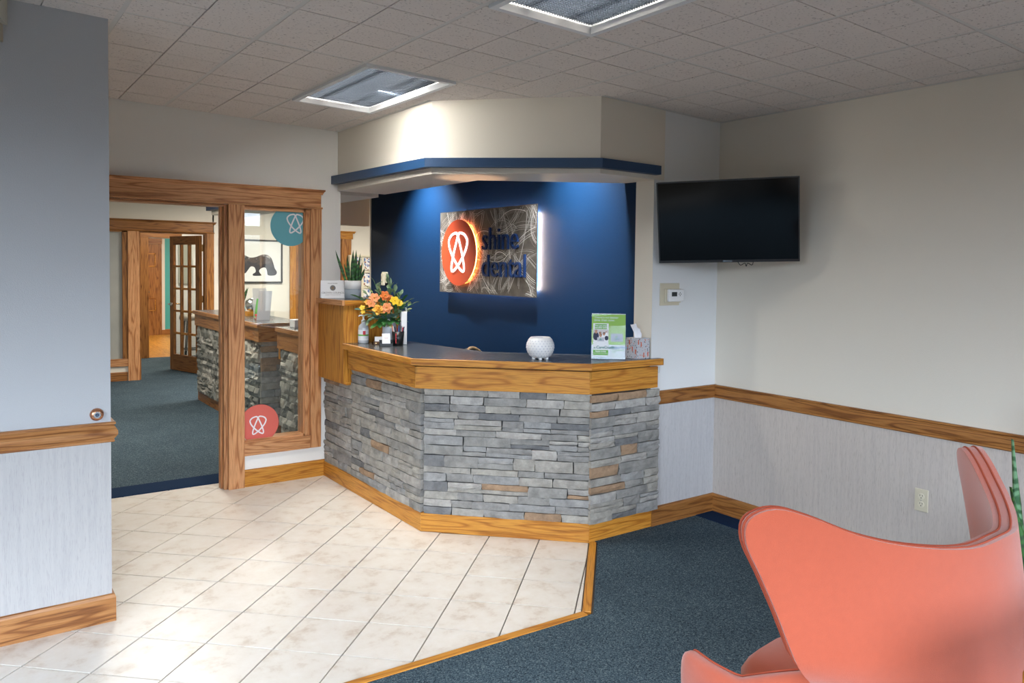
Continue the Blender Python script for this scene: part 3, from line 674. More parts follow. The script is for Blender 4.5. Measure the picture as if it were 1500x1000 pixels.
MB().prism([(2.262, 5.29), (FB[0] + .035, FB[1] + .02), (FC[0] + .02, FC[1] + .03), (3.49, 3.50), (3.49, 3.62), (2.5, 4.5), (2.5, 5.29)], 0.90, 1.032).build('apron_core', OAKD, desk)
band('counter_edge', [(2.215, 5.318), (2.201, 4.233), (2.977, 3.457), (3.556, 3.447)], 1.036, 1.0765, 0.02, OAK, desk)
MB().prism([(2.234, 5.318), (2.221, 4.241), (2.985, 3.477), (3.556, 3.467), (3.556, 3.498), (3.500, 3.498), (3.500, 3.66), (2.80, 4.32), (2.68, 5.318)], 1.036, 1.0768).build('countertop', LAM, desk)
MB().slab((3.556, 3.447, 1.036), (0, 0.05, 0), (0, 0, 0.0405), (0.004, 0, 0)).build('end_cap', OAK, desk)
for k, (x, y) in enumerate(((2.2345, 4.234), (2.988, 3.484), (3.543, 3.476))):   # clear corner guards under the counter edge
    MB().box(x - 0.006, y - 0.008, 0.985, x + 0.006, y + 0.004, 1.026, 'z').build('corner_guard', ACRYL, desk)
# raised cupboard at the left end of the desk
cab = thing('raised_ledge_cupboard', 'tall oak cupboard box with raised ledge between doorway trim and counter', 'cupboard', (2.4, 5.58, 0.78))
MB().slab((2.226, 5.322, 0.78), (0, 0, 0.565), (0, 0.50, 0), (0.02, 0, 0)).build('front_panel', OAK, cab, bevel=0.0015)
MB().slab((2.246, 5.322, 0.78), (0, 0, 0.565), (0.42, 0, 0), (0, 0.02, 0)).build('side_panel', OAK, cab, bevel=0.0015)
MB().box(2.246, 5.342, 0.78, 2.66, 5.82, 1.345, 'z').build('carcass', OAKD, cab)
MB().slab((2.246, 5.318, 0.772), (0.06, 0, 0), (0, 0.3, 0), (0, 0, 0.02)).build('bottom_cleat', OAK, cab)
MB().slab((2.206, 5.30, 1.346), (0, 0.525, 0), (0, 0, 0.039), (0.02, 0, 0)).build('ledge_edge', OAKR, cab, bevel=0.0015)
MB().slab((2.226, 5.30, 1.346), (0.46, 0, 0), (0, 0, 0.039), (0, 0.02, 0)).build('ledge_edge', OAK, cab, bevel=0.0015)
MB().box(2.226, 5.32, 1.346, 2.69, 5.825, 1.3853).build('ledge_top', LAM, cab)

# ------------------------------------------------------------------ illuminated sign
def sign_mat():
    m = plain('dark_brushed_steel', (0.15, 0.128, 0.105), 0.42, metal=0.5, var=0.35, vscale=9, bump=0.2, bscale=90)
    return m
SIGNM = sign_mat()
LEDW = plain('white_led', (1, 1, 1), emit=((0.9, 0.84, 1.0), 130)); LEDWARM = plain('warm_led', (1, 0.8, 0.6), emit=((1.0, 0.72, 0.46), 150))
LEDO = plain('amber_led', (1, 0.6, 0.3), emit=((1.0, 0.40, 0.10), 14)); TUBEW = plain('lit_white_acrylic', (1, 1, 1), emit=((1.0, 0.9, 0.82), 3.0))
DISC = plain('orange_acrylic', (0.70, 0.085, 0.024), 0.45); NAVYL = plain('navy_letter_acrylic', (0.006, 0.028, 0.11), 0.45, spec=0.3)
sg = thing('wall_sign', 'steel wall sign reading shine dental with halo lighting on the navy wall', 'sign', (3.46, 5.385, 1.4))
MB().box(3.458, 4.66, 1.413, 3.4615, 6.11, 2.112, 'y').build('steel_face', SIGNM, sg)
MB().box(3.470, 4.715, 1.455, 3.497, 6.055, 2.065, 'y').build('back_box', plain('sign_box_grey', (0.25, 0.2, 0.17), 0.5), sg)
sr = random.Random(3); mbs = [MB(), MB()]
for bnd in range(190):
    cy0, cz0 = sr.uniform(4.5, 6.3), sr.uniform(1.2, 2.3); R0 = sr.choice([sr.uniform(.08, .22), sr.uniform(.2, .5), sr.uniform(.5, 1.1)]); a0 = sr.uniform(0, 2 * pi); sp_ = sr.uniform(.5, 2.2) * min(1, .45 / R0 + .25); ecc = sr.uniform(.45, 1.0); tl_ = sr.uniform(0, pi)
    for q in range(sr.randint(2, 6)):
        Rq = R0 + q * sr.uniform(.006, .020); n_ = 22; pts = []
        for k in range(n_):
            a_ = a0 + sr.uniform(-.002, .002) + sp_ * k / (n_ - 1) + q * .03; u, v = Rq * cos(a_), Rq * ecc * sin(a_); pts.append((cy0 + u * cos(tl_) - v * sin(tl_), cz0 + u * sin(tl_) + v * cos(tl_)))
        run = []
        for p in pts + [(0, 0)]:
            if 4.664 < p[0] < 6.106 and 1.417 < p[1] < 2.108: run.append(p)
            else:
                if len(run) > 3: ribbon(mbs[sr.random() < .45], run, sr.choice([.0012, .0016, .0022, .0032]), (3.4572 + sr.uniform(0, .0005), 0, 0), (0, 1, 0), (0, 0, 1), (-.0003, 0, 0), closed=False)
                run = []
for mb_, cc, rr_ in ((mbs[0], (.95, .91, .84), .4), (mbs[1], (.45, .41, .36), .45)): mb_.build('swirl_scratches', plain('scratched_steel', cc, rr_, metal=.25), sg)['kind'] = 'stuff'
def ring4(y0, y1, z0, z1, x, w, xd):
    mb = MB(); mb.box(x, y0, z0, x + xd, y0 + w, z1, 'z').box(x, y1 - w, z0, x + xd, y1, z1, 'z').box(x, y0 + w, z0, x + xd, y1 - w, z0 + w, 'y').box(x, y0 + w, z1 - w, x + xd, y1 - w, z1, 'y'); return mb
ring4(4.730, 6.04, 1.47, 2.05, 3.498, 0.012, 0.006).build('halo_strip', LEDW, sg)
MB().box(3.498, 4.718, 1.47, 3.504, 4.727, 2.05, 'z').build('halo_strip', LEDWARM, sg)
DY, DZ, DR = 5.735, 1.757, 0.28
MB().lathe([(0.0, 0), (DR, 0), (DR, 0.006), (0.0, 0.006)], (3.426, DY, DZ), 64, (-1, 0, 0)).build('disc', DISC, sg)
MB().box(3.500, 4.75, 1.49, 3.52, 4.80, 1.54).build('standoff', GREYM, sg); MB().box(3.500, 5.97, 1.97, 3.52, 6.02, 2.02).build('standoff', GREYM, sg)
mb = MB(); pts = [(3.444, DY + (DR - 0.022) * cos(2 * pi * k / 48), DZ + (DR - 0.022) * sin(2 * pi * k / 48)) for k in range(48)]; mb.tube(pts, 0.006, 6, closed=True).build('disc_halo', LEDO, sg)
mb = MB()
for sgn in (1, -1): ribbon(mb, catmull([(sgn * x * 0.158, z * 0.166) for x, z in LOGO], 5), 0.0185, (3.4195, DY, DZ), (0, -1, 0), (0, 0, 1), (-0.006 + 0.0006 * sgn, 0, 0))
mb.build('emblem', TUBEW, sg)
text_mesh('lettering', 'shine', 0.262, (3.448, 5.412, 1.778), (0, -1, 0), (0, 0, 1), NAVYL, sg, 0.007, sx_=0.975, bold=-0.0012)
text_mesh('lettering', 'dental', 0.262, (3.448, 5.412, 1.560), (0, -1, 0), (0, 0, 1), NAVYL, sg, 0.007, sx_=0.985, bold=-0.0012)

# ------------------------------------------------------------------ television in the corner
tvn = V(-0.814, -0.554, -0.174).normalized(); tl, tr_, br, bl = V(3.450, 3.428, 2.170), V(3.906, 2.742, 2.188), V(3.982, 2.765, 1.691), V(3.522, 3.459, 1.672)
tX = (tr_ - tl + br - bl).normalized(); tX = (tX - tvn * tX.dot(tvn)).normalized(); tY = tvn.cross(tX) * 1.0
if tY.z < 0: tY = -tY
tc_ = (tl + tr_ + br + bl) / 4; TW, TH = 0.832, 0.498
tv = thing('television', 'black flat television tilted down in the corner of two walls', 'television', tuple(tc_ - V(0, 0, 0.25)))
T = lambda u, v, d: tc_ + tX * (u * TW) + tY * (v * TH) + tvn * d
def tslab(u0, v0, u1, v1, d0, d1): return MB().slab(T(u0, v0, d0), tX * ((u1 - u0) * TW), tY * ((v1 - v0) * TH), tvn * (d1 - d0))
tslab(-.5, -.5, .5, .5, -0.045, 0.0).build('casing', BLACK, tv, bevel=0.004)
fm = MB()
for a in ((-.5, -.5, .5, -.47), (-.5, .485, .5, .5), (-.5, -.47, -.491, .485), (.491, -.47, .5, .485)): q = tslab(*a, 0.0, 0.004); fm.v, k0 = fm.v + q.v, len(fm.v); fm.f += [[i + k0 for i in f] for f in q.f]; fm.uv += q.uv; fm.mi += q.mi
fm.build('bezel', BLACK, tv)
tslab(-.492, -.472, .492, .487, 0.0005, 0.002).build('screen', SCREEN, tv)
text_mesh('maker_mark', 'SAMSUNG', 0.012, T(0.0, -0.492, 0.0045), tX, tY, CHROME, tv, 0.0003, 'CENTER')
MB().tube(catmull([tuple(T(0.12 + u, v, -0.02)) for u, v in ((-0.05, -0.5), (-0.03, -0.545), (0.0, -0.52), (0.01, -0.56), (0.02, -0.52), (0.05, -0.545), (0.06, -0.5))], 4, False), 0.0025, 6).build('cable', BLACK, tv)
mid = T(0, 0, -0.045); wp = V(4.10, 3.25, mid.z)
MB().tube([mid, wp], 0.025, 8).build('wall_arm', GREYM, tv); MB().box(4.085, 3.15, mid.z - 0.1, 4.11, 3.35, mid.z + 0.1).build('wall_plate', GREYM, tv)

# ------------------------------------------------------------------ small wall fittings
th = thing('thermostat', 'white thermostat on a beige plate below the television', 'thermostat', (3.655, 3.50, 1.407))
MB().box(3.566, 3.494, 1.407, 3.742, 3.50, 1.549).build('back_plate', BEIGE, th, bevel=0.003)
MB().box(3.602, 3.484, 1.424, 3.748, 3.494, 1.513).build('wall_base', BEIGE, th, bevel=0.004)
MB().box(3.616, 3.462, 1.432, 3.752, 3.484, 1.511).build('body', WHITE, th, bevel=0.006)
MB().box(3.638, 3.4612, 1.466, 3.686, 3.4625, 1.494).build('display', plain('lcd', (0.03, 0.035, 0.035), 0.2), th)
mb = MB()
for dx, dz in ((0, .009), (0, -.009), (.009, 0), (-.009, 0)): mb.box(3.714 + dx - .003, 3.4612, 1.480 + dz - .003, 3.714 + dx + .003, 3.4625, 1.480 + dz + .003)
mb.build('buttons', BLACK, th)
ol = thing('wall_outlet', 'ivory duplex wall outlet on the linen wallpaper', 'outlet', (4.11, 2.071, 0.368))
MB().box(4.1015, 2.035, 0.368, 4.108, 2.107, 0.488, 'z').build('cover_plate', BEIGE, ol, bevel=0.003)
for zz in (0.449, 0.407):
    r = MB().lathe([(0.0, 0), (0.0165, 0), (0.0165, 0.0025), (0, 0.0025)], (4.1015, 2.071, zz), 20, (-1, 0, 0)).build('receptacle', plain('ivory_insert', (0.68, 0.62, 0.48), 0.4), ol)
    mb = MB(); mb.box(4.0986, 2.076, zz + .001, 4.0992, 2.0785, zz + .010).box(4.0986, 2.0625, zz + .001, 4.0992, 2.065, zz + .009).box(4.0986, 2.068, zz - .010, 4.0992, 2.073, zz - .005).build('slots', BLACK, r)
MB().lathe([(0, 0), (0.003, 0), (0.003, 0.0015), (0, 0.0015)], (4.1015, 2.071, 0.428), 10, (-1, 0, 0)).build('screw', CHROME, ol)
kb = thing('wall_bumper', 'round copper wall bumper above the rail on the near left wall', 'door stop', (0.496, 3.97, 0.925))
MB().lathe([(0, 0), (0.028, 0), (0.028, 0.006), (0.024, 0.014), (0.014, 0.019), (0, 0.019)], (0.496, 3.97, 0.953), 32, (0, -1, 0)).build('escutcheon', COPPER, kb, smooth=True)
MB().lathe([(0.008, 0.017), (0.0145, 0.017), (0.0145, 0.026), (0.009, 0.028), (0.008, 0.022)], (0.496, 3.97, 0.953), 24, (0, -1, 0)).build('rubber_ring', plain('grey_rubber', (0.28, 0.30, 0.31), 0.5), kb, smooth=True)
MB().lathe([(0, 0.017), (0.009, 0.017), (0.008, 0.023), (0, 0.024)], (0.496, 3.97, 0.953), 20, (0, -1, 0)).build('tip', plain('blue_grey_rubber', (0.06, 0.09, 0.14), 0.4), kb, smooth=True)
ab = thing('metal_trunking_box', 'beige metal box high on the near left wall at the picture edge', 'box', (0.02, 3.90, 2.54))
MB().prism([(-0.22, 3.97), (-0.22, 3.86), (0.150, 3.86), (0.181, 3.97)], 2.618, 2.735).build('cover', plain('beige_enamel', (0.52, 0.50, 0.42), 0.5), ab, bevel=0.002)
MB().prism([(-0.22, 3.97), (-0.22, 3.90), (0.140, 3.90), (0.165, 3.97)], 2.545, 2.617).build('bottom_lip', plain('tan_enamel', (0.44, 0.38, 0.28), 0.5), ab, bevel=0.002)
MB().box(0.095, 3.857, 2.62, 0.099, 3.861, 2.733, 'z').build('seam', GREYM, ab)
sw = thing('wall_phone_jack', 'small cream wall handset bracket on the navy wall above the flowers', 'wall fitting', (3.52, 7.33, 1.43))
MB().box(3.495, 7.275, 1.46, 3.52, 7.385, 1.575, 'z').build('plate', BEIGE, sw, bevel=0.008)
MB().box(3.475, 7.30, 1.435, 3.50, 7.36, 1.56, 'z').build('handset', BEIGE, sw, bevel=0.01)
MB().box(3.472, 7.345, 1.50, 3.476, 7.36, 1.53, 'z').build('button', BLACK, sw)

# ------------------------------------------------------------------ things on the counter
CT = 1.0772
def dotmat(name, base, spots, scale=30, th=0.12):
    m, n, l, b = mat(name); t = N(n, 'ShaderNodeTexCoord'); v = N(n, 'ShaderNodeTexVoronoi', Scale=scale); l.new(t.outputs['Object'], v.inputs['Vector'])
    r = ramp(n, [(0, (1, 1, 1)), (th, (1, 1, 1)), (th + .02, (0, 0, 0))]); l.new(v.outputs['Distance'], r.inputs[0])
    r2_ = ramp(n, spots, 'CONSTANT'); sp = N(n, 'ShaderNodeSeparateColor'); l.new(v.outputs['Color'], sp.inputs[0]); l.new(sp.outputs[0], r2_.inputs[0])
    mx = N(n, 'ShaderNodeMixRGB'); mx.inputs[1].default_value = (*base, 1); l.new(r.outputs[0], mx.inputs[0]); l.new(r2_.outputs[0], mx.inputs[2]); l.new(mx.outputs[0], b.inputs['Base Color']); b.inputs['Roughness'].default_value = 0.6
    return m
# white dimpled diffuser bowl
PORC = plain('white_porcelain', (0.80, 0.79, 0.78), 0.35)
df = thing('diffuser_bowl', 'white dimpled round bowl lamp on the middle of the counter', 'lamp', (2.865, 3.815, CT))
prof = [(0.040, 0.008), (0.062, 0.020), (0.078, 0.042), (0.086, 0.070), (0.084, 0.098), (0.072, 0.124), (0.060, 0.136), (0.054, 0.136), (0.062, 0.122), (0.074, 0.094), (0.070, 0.04), (0.03, 0.014)]
MB().lathe(prof, (2.865, 3.815, CT), 40).build('bowl', PORC, df, smooth=True)
mb = MB()
for row, (rr, zz) in enumerate(((0.0675, 0.026), (0.0765, 0.041), (0.083, 0.056), (0.0862, 0.071), (0.0858, 0.086), (0.082, 0.101), (0.0755, 0.116))):
    for k in range(24):
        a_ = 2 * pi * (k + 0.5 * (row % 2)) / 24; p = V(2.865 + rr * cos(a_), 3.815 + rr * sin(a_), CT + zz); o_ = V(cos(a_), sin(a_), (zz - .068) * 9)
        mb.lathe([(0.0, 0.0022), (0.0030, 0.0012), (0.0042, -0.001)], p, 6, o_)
mb.build('dimple_studs', plain('dimple_shade_grey', (0.55, 0.55, 0.60), 0.5), df)['kind'] = 'stuff'  # grey colour stands for the shade in the white bowl's dimples
for k in range(5): a_ = 2 * pi * k / 5 + .3; MB().box(2.865 + .042 * cos(a_) - .008, 3.815 + .042 * sin(a_) - .008, CT, 2.865 + .042 * cos(a_) + .008, 3.815 + .042 * sin(a_) + .008, CT + .014).build('foot', PORC, df, bevel=.002)
MB().lathe([(0, 0.118), (0.060, 0.118), (0.060, 0.121), (0, 0.121)], (2.865, 3.815, CT), 32).build('warm_insert', plain('warm_tan_insert', (0.6, 0.42, 0.26), 0.5), df)
# brochure stand
LIME = plain('lime_print', (0.36, 0.60, 0.09), 0.5); GRN = plain('leaf_green_print', (0.14, 0.42, 0.05), 0.5); DGRN = plain('teal_print', (0.02, 0.20, 0.19), 0.5); LGREY = plain('pale_grey_print', (0.5, 0.5, 0.56), 0.5)
SKIN = plain('skin_print', (0.52, 0.27, 0.17), 0.6); SKIN2 = plain('tan_skin_print', (0.42, 0.2, 0.12), 0.6); NAVYP = plain('navy_print', (0.02, 0.025, 0.06), 0.6); HAIR = plain('dark_hair_print', (0.02, 0.012, 0.01), 0.6); BLUEPR = plain('blue_print', (0.10, 0.30, 0.50), 0.5); GTEXT = plain('pale_lime_text', (0.72, 0.80, 0.58), 0.5)
bs = thing('brochure_stand', 'green and white financing brochure stand beside the tissue box', 'brochure', (3.23, 3.60, CT), math.atan2(3.525 - 3.658, 3.310 - 3.153))
BW, BH = 0.208, 0.279; lean = 0.10
def bpt(u, v, d=0): return V((u - .5) * BW, -0.018 + v * BH * sin(lean) - d * cos(lean), 0.003 + v * BH * cos(lean) - d * sin(lean) + d * 0)
bsM = WM[bs]
def bq(name, u0, v0, u1, v1, d, m, par=None, t=0.0006):
    P = [bsM @ bpt(u0, v0, d), bsM @ bpt(u1, v0, d), bsM @ bpt(u1, v1, d), bsM @ bpt(u0, v1, d)]
    return MB().slab(P[0], P[1] - P[0], P[3] - P[0], (P[1] - P[0]).cross(P[3] - P[0]).normalized() * -t).build(name, m, par or bs)
bX = (bsM.to_3x3() @ V(1, 0, 0)); bY = (bsM @ bpt(0, 1) - bsM @ bpt(0, 0)).normalized()
def btext(s_, u, v, size, m, d=0.002, par=None, al='LEFT', sx_=1.0, bold=0): return text_mesh('print_text', s_, size, bsM @ bpt(u, v, d), bX, bY, m, par or bs, 0.0001, al, sx_, bold)
bq('sheet', 0, 0, 1, 1, 0.0, PAPER); bq('acrylic_front', -0.012, -0.0, 1.012, 1.01, 0.004, ACRYL, t=0.002)
bq('lime_field', 0.0, 0.315, 1, 0.985, 0.0008, LIME)
btext("There's no better", 0.07, 0.895, 0.021, PAPER); btext('time than now.', 0.07, 0.835, 0.021, PAPER)
for k, t_ in enumerate(('All the care you need,', 'on your own schedule.', 'Pay over time with', 'easy monthly plans.')): btext(t_, 0.55, 0.715 - 0.042 * k, 0.0105, GTEXT)
bq('card_picture', 0.565, 0.385, 0.93, 0.565, 0.0016, LGREY)
btext('Apply Now!', 0.60, 0.235, 0.021, BLUEPR, bold=.0003); btext("It's quick and", 0.60, 0.185, 0.014, GRN); btext('easy.', 0.60, 0.145, 0.014, GRN); btext('Apply in minutes', 0.60, 0.085, 0.009, GTEXT); btext('by phone or online', 0.60, 0.06, 0.009, GTEXT)
def sail(uc, vc, s_, d, par):
    for k, (pts, m) in enumerate((([(-.5, .1), (.05, .9), (.12, .95), (.05, .45), (-.2, .18)], GRN), ([(-.25, .12), (.45, .6), (.5, .62), (.35, .3), (0, .14)], BLUEPR), ([(-.8, -.02), (-.3, .1), (.4, .06), (.95, .16), (.5, -.12), (-.3, -.16)], DGRN))):
        mb = MB(); P = [bsM @ bpt(uc + a * s_ / BW, vc + b * s_ / BH, d + .0003 * k) for a, b in pts]; mb.face(P); mb.build('emblem', m, par)
sail(0.745, 0.445, 0.026, 0.0026, bs)
lf = bq('leaflet_pocket', 0.045, 0.05, 0.50, 0.79, 0.010, PAPER, t=0.004)
bq('print_panel', 0.09, 0.665, 0.45, 0.775, 0.0145, GRN, lf); btext('You are your', 0.27, 0.727, 0.014, PAPER, 0.0155, lf, 'CENTER', bold=.0003); btext('beautiful smile', 0.27, 0.685, 0.014, PAPER, 0.0155, lf, 'CENTER', bold=.0003)
bq('photo_print', 0.05, 0.435, 0.495, 0.655, 0.0145, plain('photo_background', (0.62, 0.58, 0.56), 0.6), lf)
def disc2(u, v, rw, rh, d, m, par):
    mb = MB(); mb.face([bsM @ bpt(u + rw / BW * cos(2 * pi * k / 14), v + rh / BH * sin(2 * pi * k / 14), d) for k in range(14)]); return mb.build('photo_figure', m, par)
for u, v, rw, rh, m in ((0.13, 0.51, .018, .026, NAVYP), (0.13, 0.61, .0075, .012, SKIN), (0.13, 0.632, .0078, .006, HAIR), (0.25, 0.50, .014, .02, PAPER), (0.25, 0.575, .007, .0095, SKIN2), (0.25, 0.592, .0075, .005, HAIR), (0.37, 0.51, .016, .022, PAPER), (0.365, 0.565, .008, .01, HAIR), (0.362, 0.556, .0055, .008, SKIN), (0.44, 0.50, .011, .028, PAPER), (0.43, 0.585, .0065, .0095, SKIN2), (0.44, 0.47, .012, .014, NAVYP), (0.265, 0.485, .016, .014, LGREY), (0.265, 0.535, .0085, .010, HAIR), (0.265, 0.522, .007, .009, SKIN)): disc2(u, v, rw, rh, 0.0152 + random.random() * .0006, m, lf)
bq('mini_card', 0.165, 0.40, 0.37, 0.485, 0.0165, LGREY, lf); sail(0.265, 0.43, 0.014, 0.0172, lf)
btext('CareCredit', 0.14, 0.238, 0.024, DGRN, 0.0155, lf, bold=.0004); sail(0.09, 0.245, 0.010, 0.0155, lf)
bq('print_panel', 0.05, 0.095, 0.495, 0.205, 0.0145, GRN, lf); btext('Apply today', 0.27, 0.163, 0.014, PAPER, 0.0155, lf, 'CENTER', bold=.0003); btext('Ask at the front desk', 0.27, 0.125, 0.010, PAPER, 0.0155, lf, 'CENTER')
bq('pocket_lip', 0.03, 0.0, 0.52, 0.085, 0.016, ACRYL, t=0.002)
MB().slab(bsM @ V(-BW / 2, -0.03, 0), bX * BW, bsM.to_3x3() @ V(0, 0.085, 0), (0, 0, 0.003)).build('acrylic_foot', ACRYL, bs)
# tissue box
TBX = dotmat('speckled_card', (0.52, 0.53, 0.56), [(0, (0.62, 0.16, 0.08)), (0.22, (0.05, 0.05, 0.07)), (0.6, (0.16, 0.15, 0.17)), (0.8, (0.62, 0.18, 0.09))], 70, 0.26)
tb = thing('tissue_box', 'cube tissue box with orange and black flecks at the counter end', 'tissue box', (3.437, 3.556, CT))
MB().box(3.384, 3.503, CT, 3.490, 3.609, CT + 0.127, 'z').build('carton', TBX, tb, bevel=0.002)
FLK = plain('coral_print', (0.62, 0.13, 0.06), 0.6)
for k, (a_, zz) in enumerate(((.12, .03), (.55, .008), (.85, .05), (.3, .075), (.7, .085), (.05, .09), (.42, .045), (.92, .012))):
    mb = MB()
    if k % 2: mb.box(3.384 + a_ * .095, 3.5022, CT + zz, 3.384 + a_ * .095 + .008, 3.5032, CT + zz + .03)
    else: mb.box(3.3832, 3.503 + a_ * .095, CT + zz, 3.3842, 3.503 + a_ * .095 + .008, CT + zz + .03)
    mb.build('orange_fleck', FLK, tb)
P = []
for a in range(9):
    row = []
    for b in range(7):
        u = a / 8 - .5; v = b / 6; row.append((3.437 + u * (0.035 + .035 * v) + .008 * sin(v * 4), 3.556 + .012 * sin(a * 1.7 + v * 2) * (0.4 + v) - u * .02, CT + .122 + v * (0.085 - .035 * abs(u - 0.0) + (.02 if a < 3 else -.01 * (a - 3)))))
    P.append(row)
MB().grid(P).build('tissue', plain('tissue_white', (0.86, 0.86, 0.88), 0.8), tb, smooth=True)
# sanitizer
SB_ = thing('sanitizer_bottle', 'clear pump bottle of hand sanitizer beside the oak cupboard', 'bottle', (2.352, 5.262, CT))
CLEARP = plain('milky_clear_plastic', (0.62, 0.64, 0.66), 0.18, spec=0.6)
MB().lathe([(0, 0), (0.034, 0), (0.038, 0.006), (0.038, 0.105), (0.034, 0.125), (0.016, 0.142), (0.014, 0.150), (0, 0.150)], (2.352, 5.262, CT), 28).build('bottle_body', CLEARP, SB_, smooth=True)
MB().lathe([(0, .148), (.015, .148), (.015, .166), (.007, .170), (.006, .192), (.012, .194), (.012, .202), (0, .203)], (2.352, 5.262, CT), 18).build('pump', WHITE, SB_, smooth=True)
dirn = V(-.75, .45, 0).normalized(); MB().tube([V(2.352, 5.262, CT + .198), V(2.352, 5.262, CT + .199) + dirn * .025, V(2.352, 5.262, CT + .192) + dirn * .035], .0045, 8).build('nozzle', WHITE, SB_)
def lab_arc(z0, z1, r, m, name, a0, a1, par):
    mb = MB(); n = 10
    for k in range(n):
        p = [a0 + (a1 - a0) * (k + j) / n for j in (0, 1)]; q = [(2.352 + r * cos(t), 5.262 + r * sin(t)) for t in p]
        mb.face([(*q[0], CT + z0), (*q[1], CT + z0), (*q[1], CT + z1), (*q[0], CT + z1)])
    return weld(mb.build(name, m, par))
ca = math.atan2(-5.262, -2.352)
lab_arc(.022, .098, .0384, PAPER, 'label', ca - 1.3, ca + 1.3, SB_); lab_arc(.054, .064, .0387, GRN, 'label_stripe', ca - 1.3, ca + 1.2, SB_); lab_arc(.062, .090, .0389, plain('red_print', (0.6, 0.03, 0.05), 0.5), 'label_badge', ca - .1, ca + .42, SB_)
# vase of flowers
vc = V(2.51, 5.165, CT)
fl = thing('flower_vase', 'white vase of orange and yellow flowers with green leaves', 'flowers', tuple(vc))
MB().lathe([(0, 0), (.036, 0), (.046, .02), (.051, .07), (.050, .12), (.044, .165), (.046, .178), (.041, .176), (.039, .16), (.044, .11), (0, .10)], vc, 32).build('vase', plain('white_glazed_vase', (0.70, 0.72, 0.76), 0.25), fl, smooth=True)
LEAFM = [plain('dark_leaf', (0.035, 0.14, 0.035), 0.5, var=.25, vscale=30), plain('sage_leaf', (0.24, 0.34, 0.20), 0.6, var=.2, vscale=30), plain('mid_leaf', (0.10, 0.28, 0.06), 0.5, var=.2, vscale=30), plain('blue_green_leaf', (0.10, 0.20, 0.16), 0.6, var=.2, vscale=30), plain('olive_leaf', (0.30, 0.36, 0.14), 0.6, var=.2, vscale=30)]
def leaf(mb, base, d, L, w, up=V(0, 0, 1), droop=0.2):
    d = d.normalized(); sd = d.cross(up)
    if sd.length < .1: sd = d.cross(V(1, 0, 0))
    sd.normalize(); nn = sd.cross(d); pr = []
    for k in range(6):
        t = k / 5; c = base + d * (L * t) - up * (droop * L * t * t); ww = w * (sin(pi * min(1, t * 0.92 + .06)) ** 0.8); pr.append([c - sd * ww / 2 + nn * .12 * ww, c - nn * .05 * ww, c + sd * ww / 2 + nn * .12 * ww])
    mb.grid(pr)
rnd = random.Random(5)
top = vc + V(0, 0, .17)
camd = V(2.5, 5.16, -.45).normalized(); rgt = V(.9, -.436, 0); toc = V(-.436, -.9, 0)
def pl(px, py, dep=0.0): return vc + rgt * ((px - 572.6) / 203.0) + V(0, 0, (504 - py) / 203.0) + toc * dep
# sprigs: a stem and its leaves, leaves are separate pieces
def sprig(tip, ci, nl, L, w, dr=.2):
    b0 = top + V(rnd.uniform(-.02, .02), rnd.uniform(-.02, .02), -.03); mid_ = (b0 + tip) / 2 + V(0, 0, .02)
    pts = catmull([tuple(b0), tuple(mid_), tuple(tip)], 5, False)
    s_ = MB().tube(pts, .0018, 5).build('stem', LEAFM[2], fl)
    for k in range(nl):
        t = 0.35 + .65 * k / max(1, nl - 1); i = min(len(pts) - 2, int(t * (len(pts) - 1))); p = V(*pts[i]) + (V(*pts[i + 1]) - V(*pts[i])) * (t * (len(pts) - 1) - i)
        ax = (V(*pts[i + 1]) - V(*pts[i])).normalized(); sdv = V(rnd.uniform(-1, 1), rnd.uniform(-1, 1), rnd.uniform(-.4, .8)); d = ax * .9 + sdv * .75 if k < nl - 1 else ax
        mb = MB(); leaf(mb, p, d, L * rnd.uniform(.95, 1.35), w * rnd.uniform(1.3, 1.8), V(rnd.uniform(-.5, .5), rnd.uniform(-.5, .5), 1).normalized(), dr); mb.build('leaf', LEAFM[ci], s_, smooth=True)
for px, py, dp, ci, nl, L, w in ((546, 462, .08, 1, 9, .05, .02), (552, 466, .10, 3, 8, .05, .022), (580, 470, .10, 0, 8, .05, .022), (574, 474, .10, 4, 8, .04, .018), (590, 450, .08, 2, 7, .05, .02), (560, 428, .03, 4, 8, .045, .018), (588, 434, .02, 1, 7, .05, .018), (540, 432, .04, 1, 8, .045, .018), (551, 416, 0, 1, 7, .055, .020), (570, 412, 0, 1, 8, .06, .020), (574, 418, .02, 1, 6, .055, .018), (581, 424, 0, 1, 6, .055, .018), (543, 424, .03, 4, 8, .03, .012), (536, 440, 0, 3, 7, .05, .018), (530, 438, .02, 0, 6, .06, .016), (533, 455, .05, 3, 6, .055, .022), (540, 470, .06, 1, 8, .035, .014), (549, 478, .06, 4, 7, .03, .014), (556, 474, .08, 2, 6, .05, .024), (592, 440, .02, 0, 6, .05, .02), (600, 442, 0, 4, 5, .045, .02), (606, 446, 0, 4, 4, .045, .018), (597, 455, .04, 4, 6, .04, .02), (595, 470, .05, 2, 8, .03, .011), (590, 476, .05, 2, 6, .03, .012), (585, 458, .07, 1, 7, .05, .02), (577, 464, .09, 3, 6, .055, .026), (566, 470, .09, 0, 6, .055, .026), (560, 440, -.04, 2, 6, .06, .024), (582, 440, -.03, 0, 6, .06, .02), (572, 430, .0, 2, 6, .05, .022), (548, 452, .03, 0, 7, .055, .022), (566, 455, .05, 2, 7, .055, .022)): sprig(pl(px, py, dp), ci, nl, L, w)
PET = {'o': plain('orange_petal', (0.66, 0.17, 0.03), 0.55, var=.42, vscale=55), 'p': plain('peach_petal', (0.68, 0.24, 0.085), 0.55, var=.42, vscale=55), 'y': plain('yellow_petal', (0.75, 0.50, 0.02), 0.55, var=.1, vscale=40), 'a': plain('amber_petal', (0.74, 0.36, 0.04), 0.55, var=.42, vscale=55)}
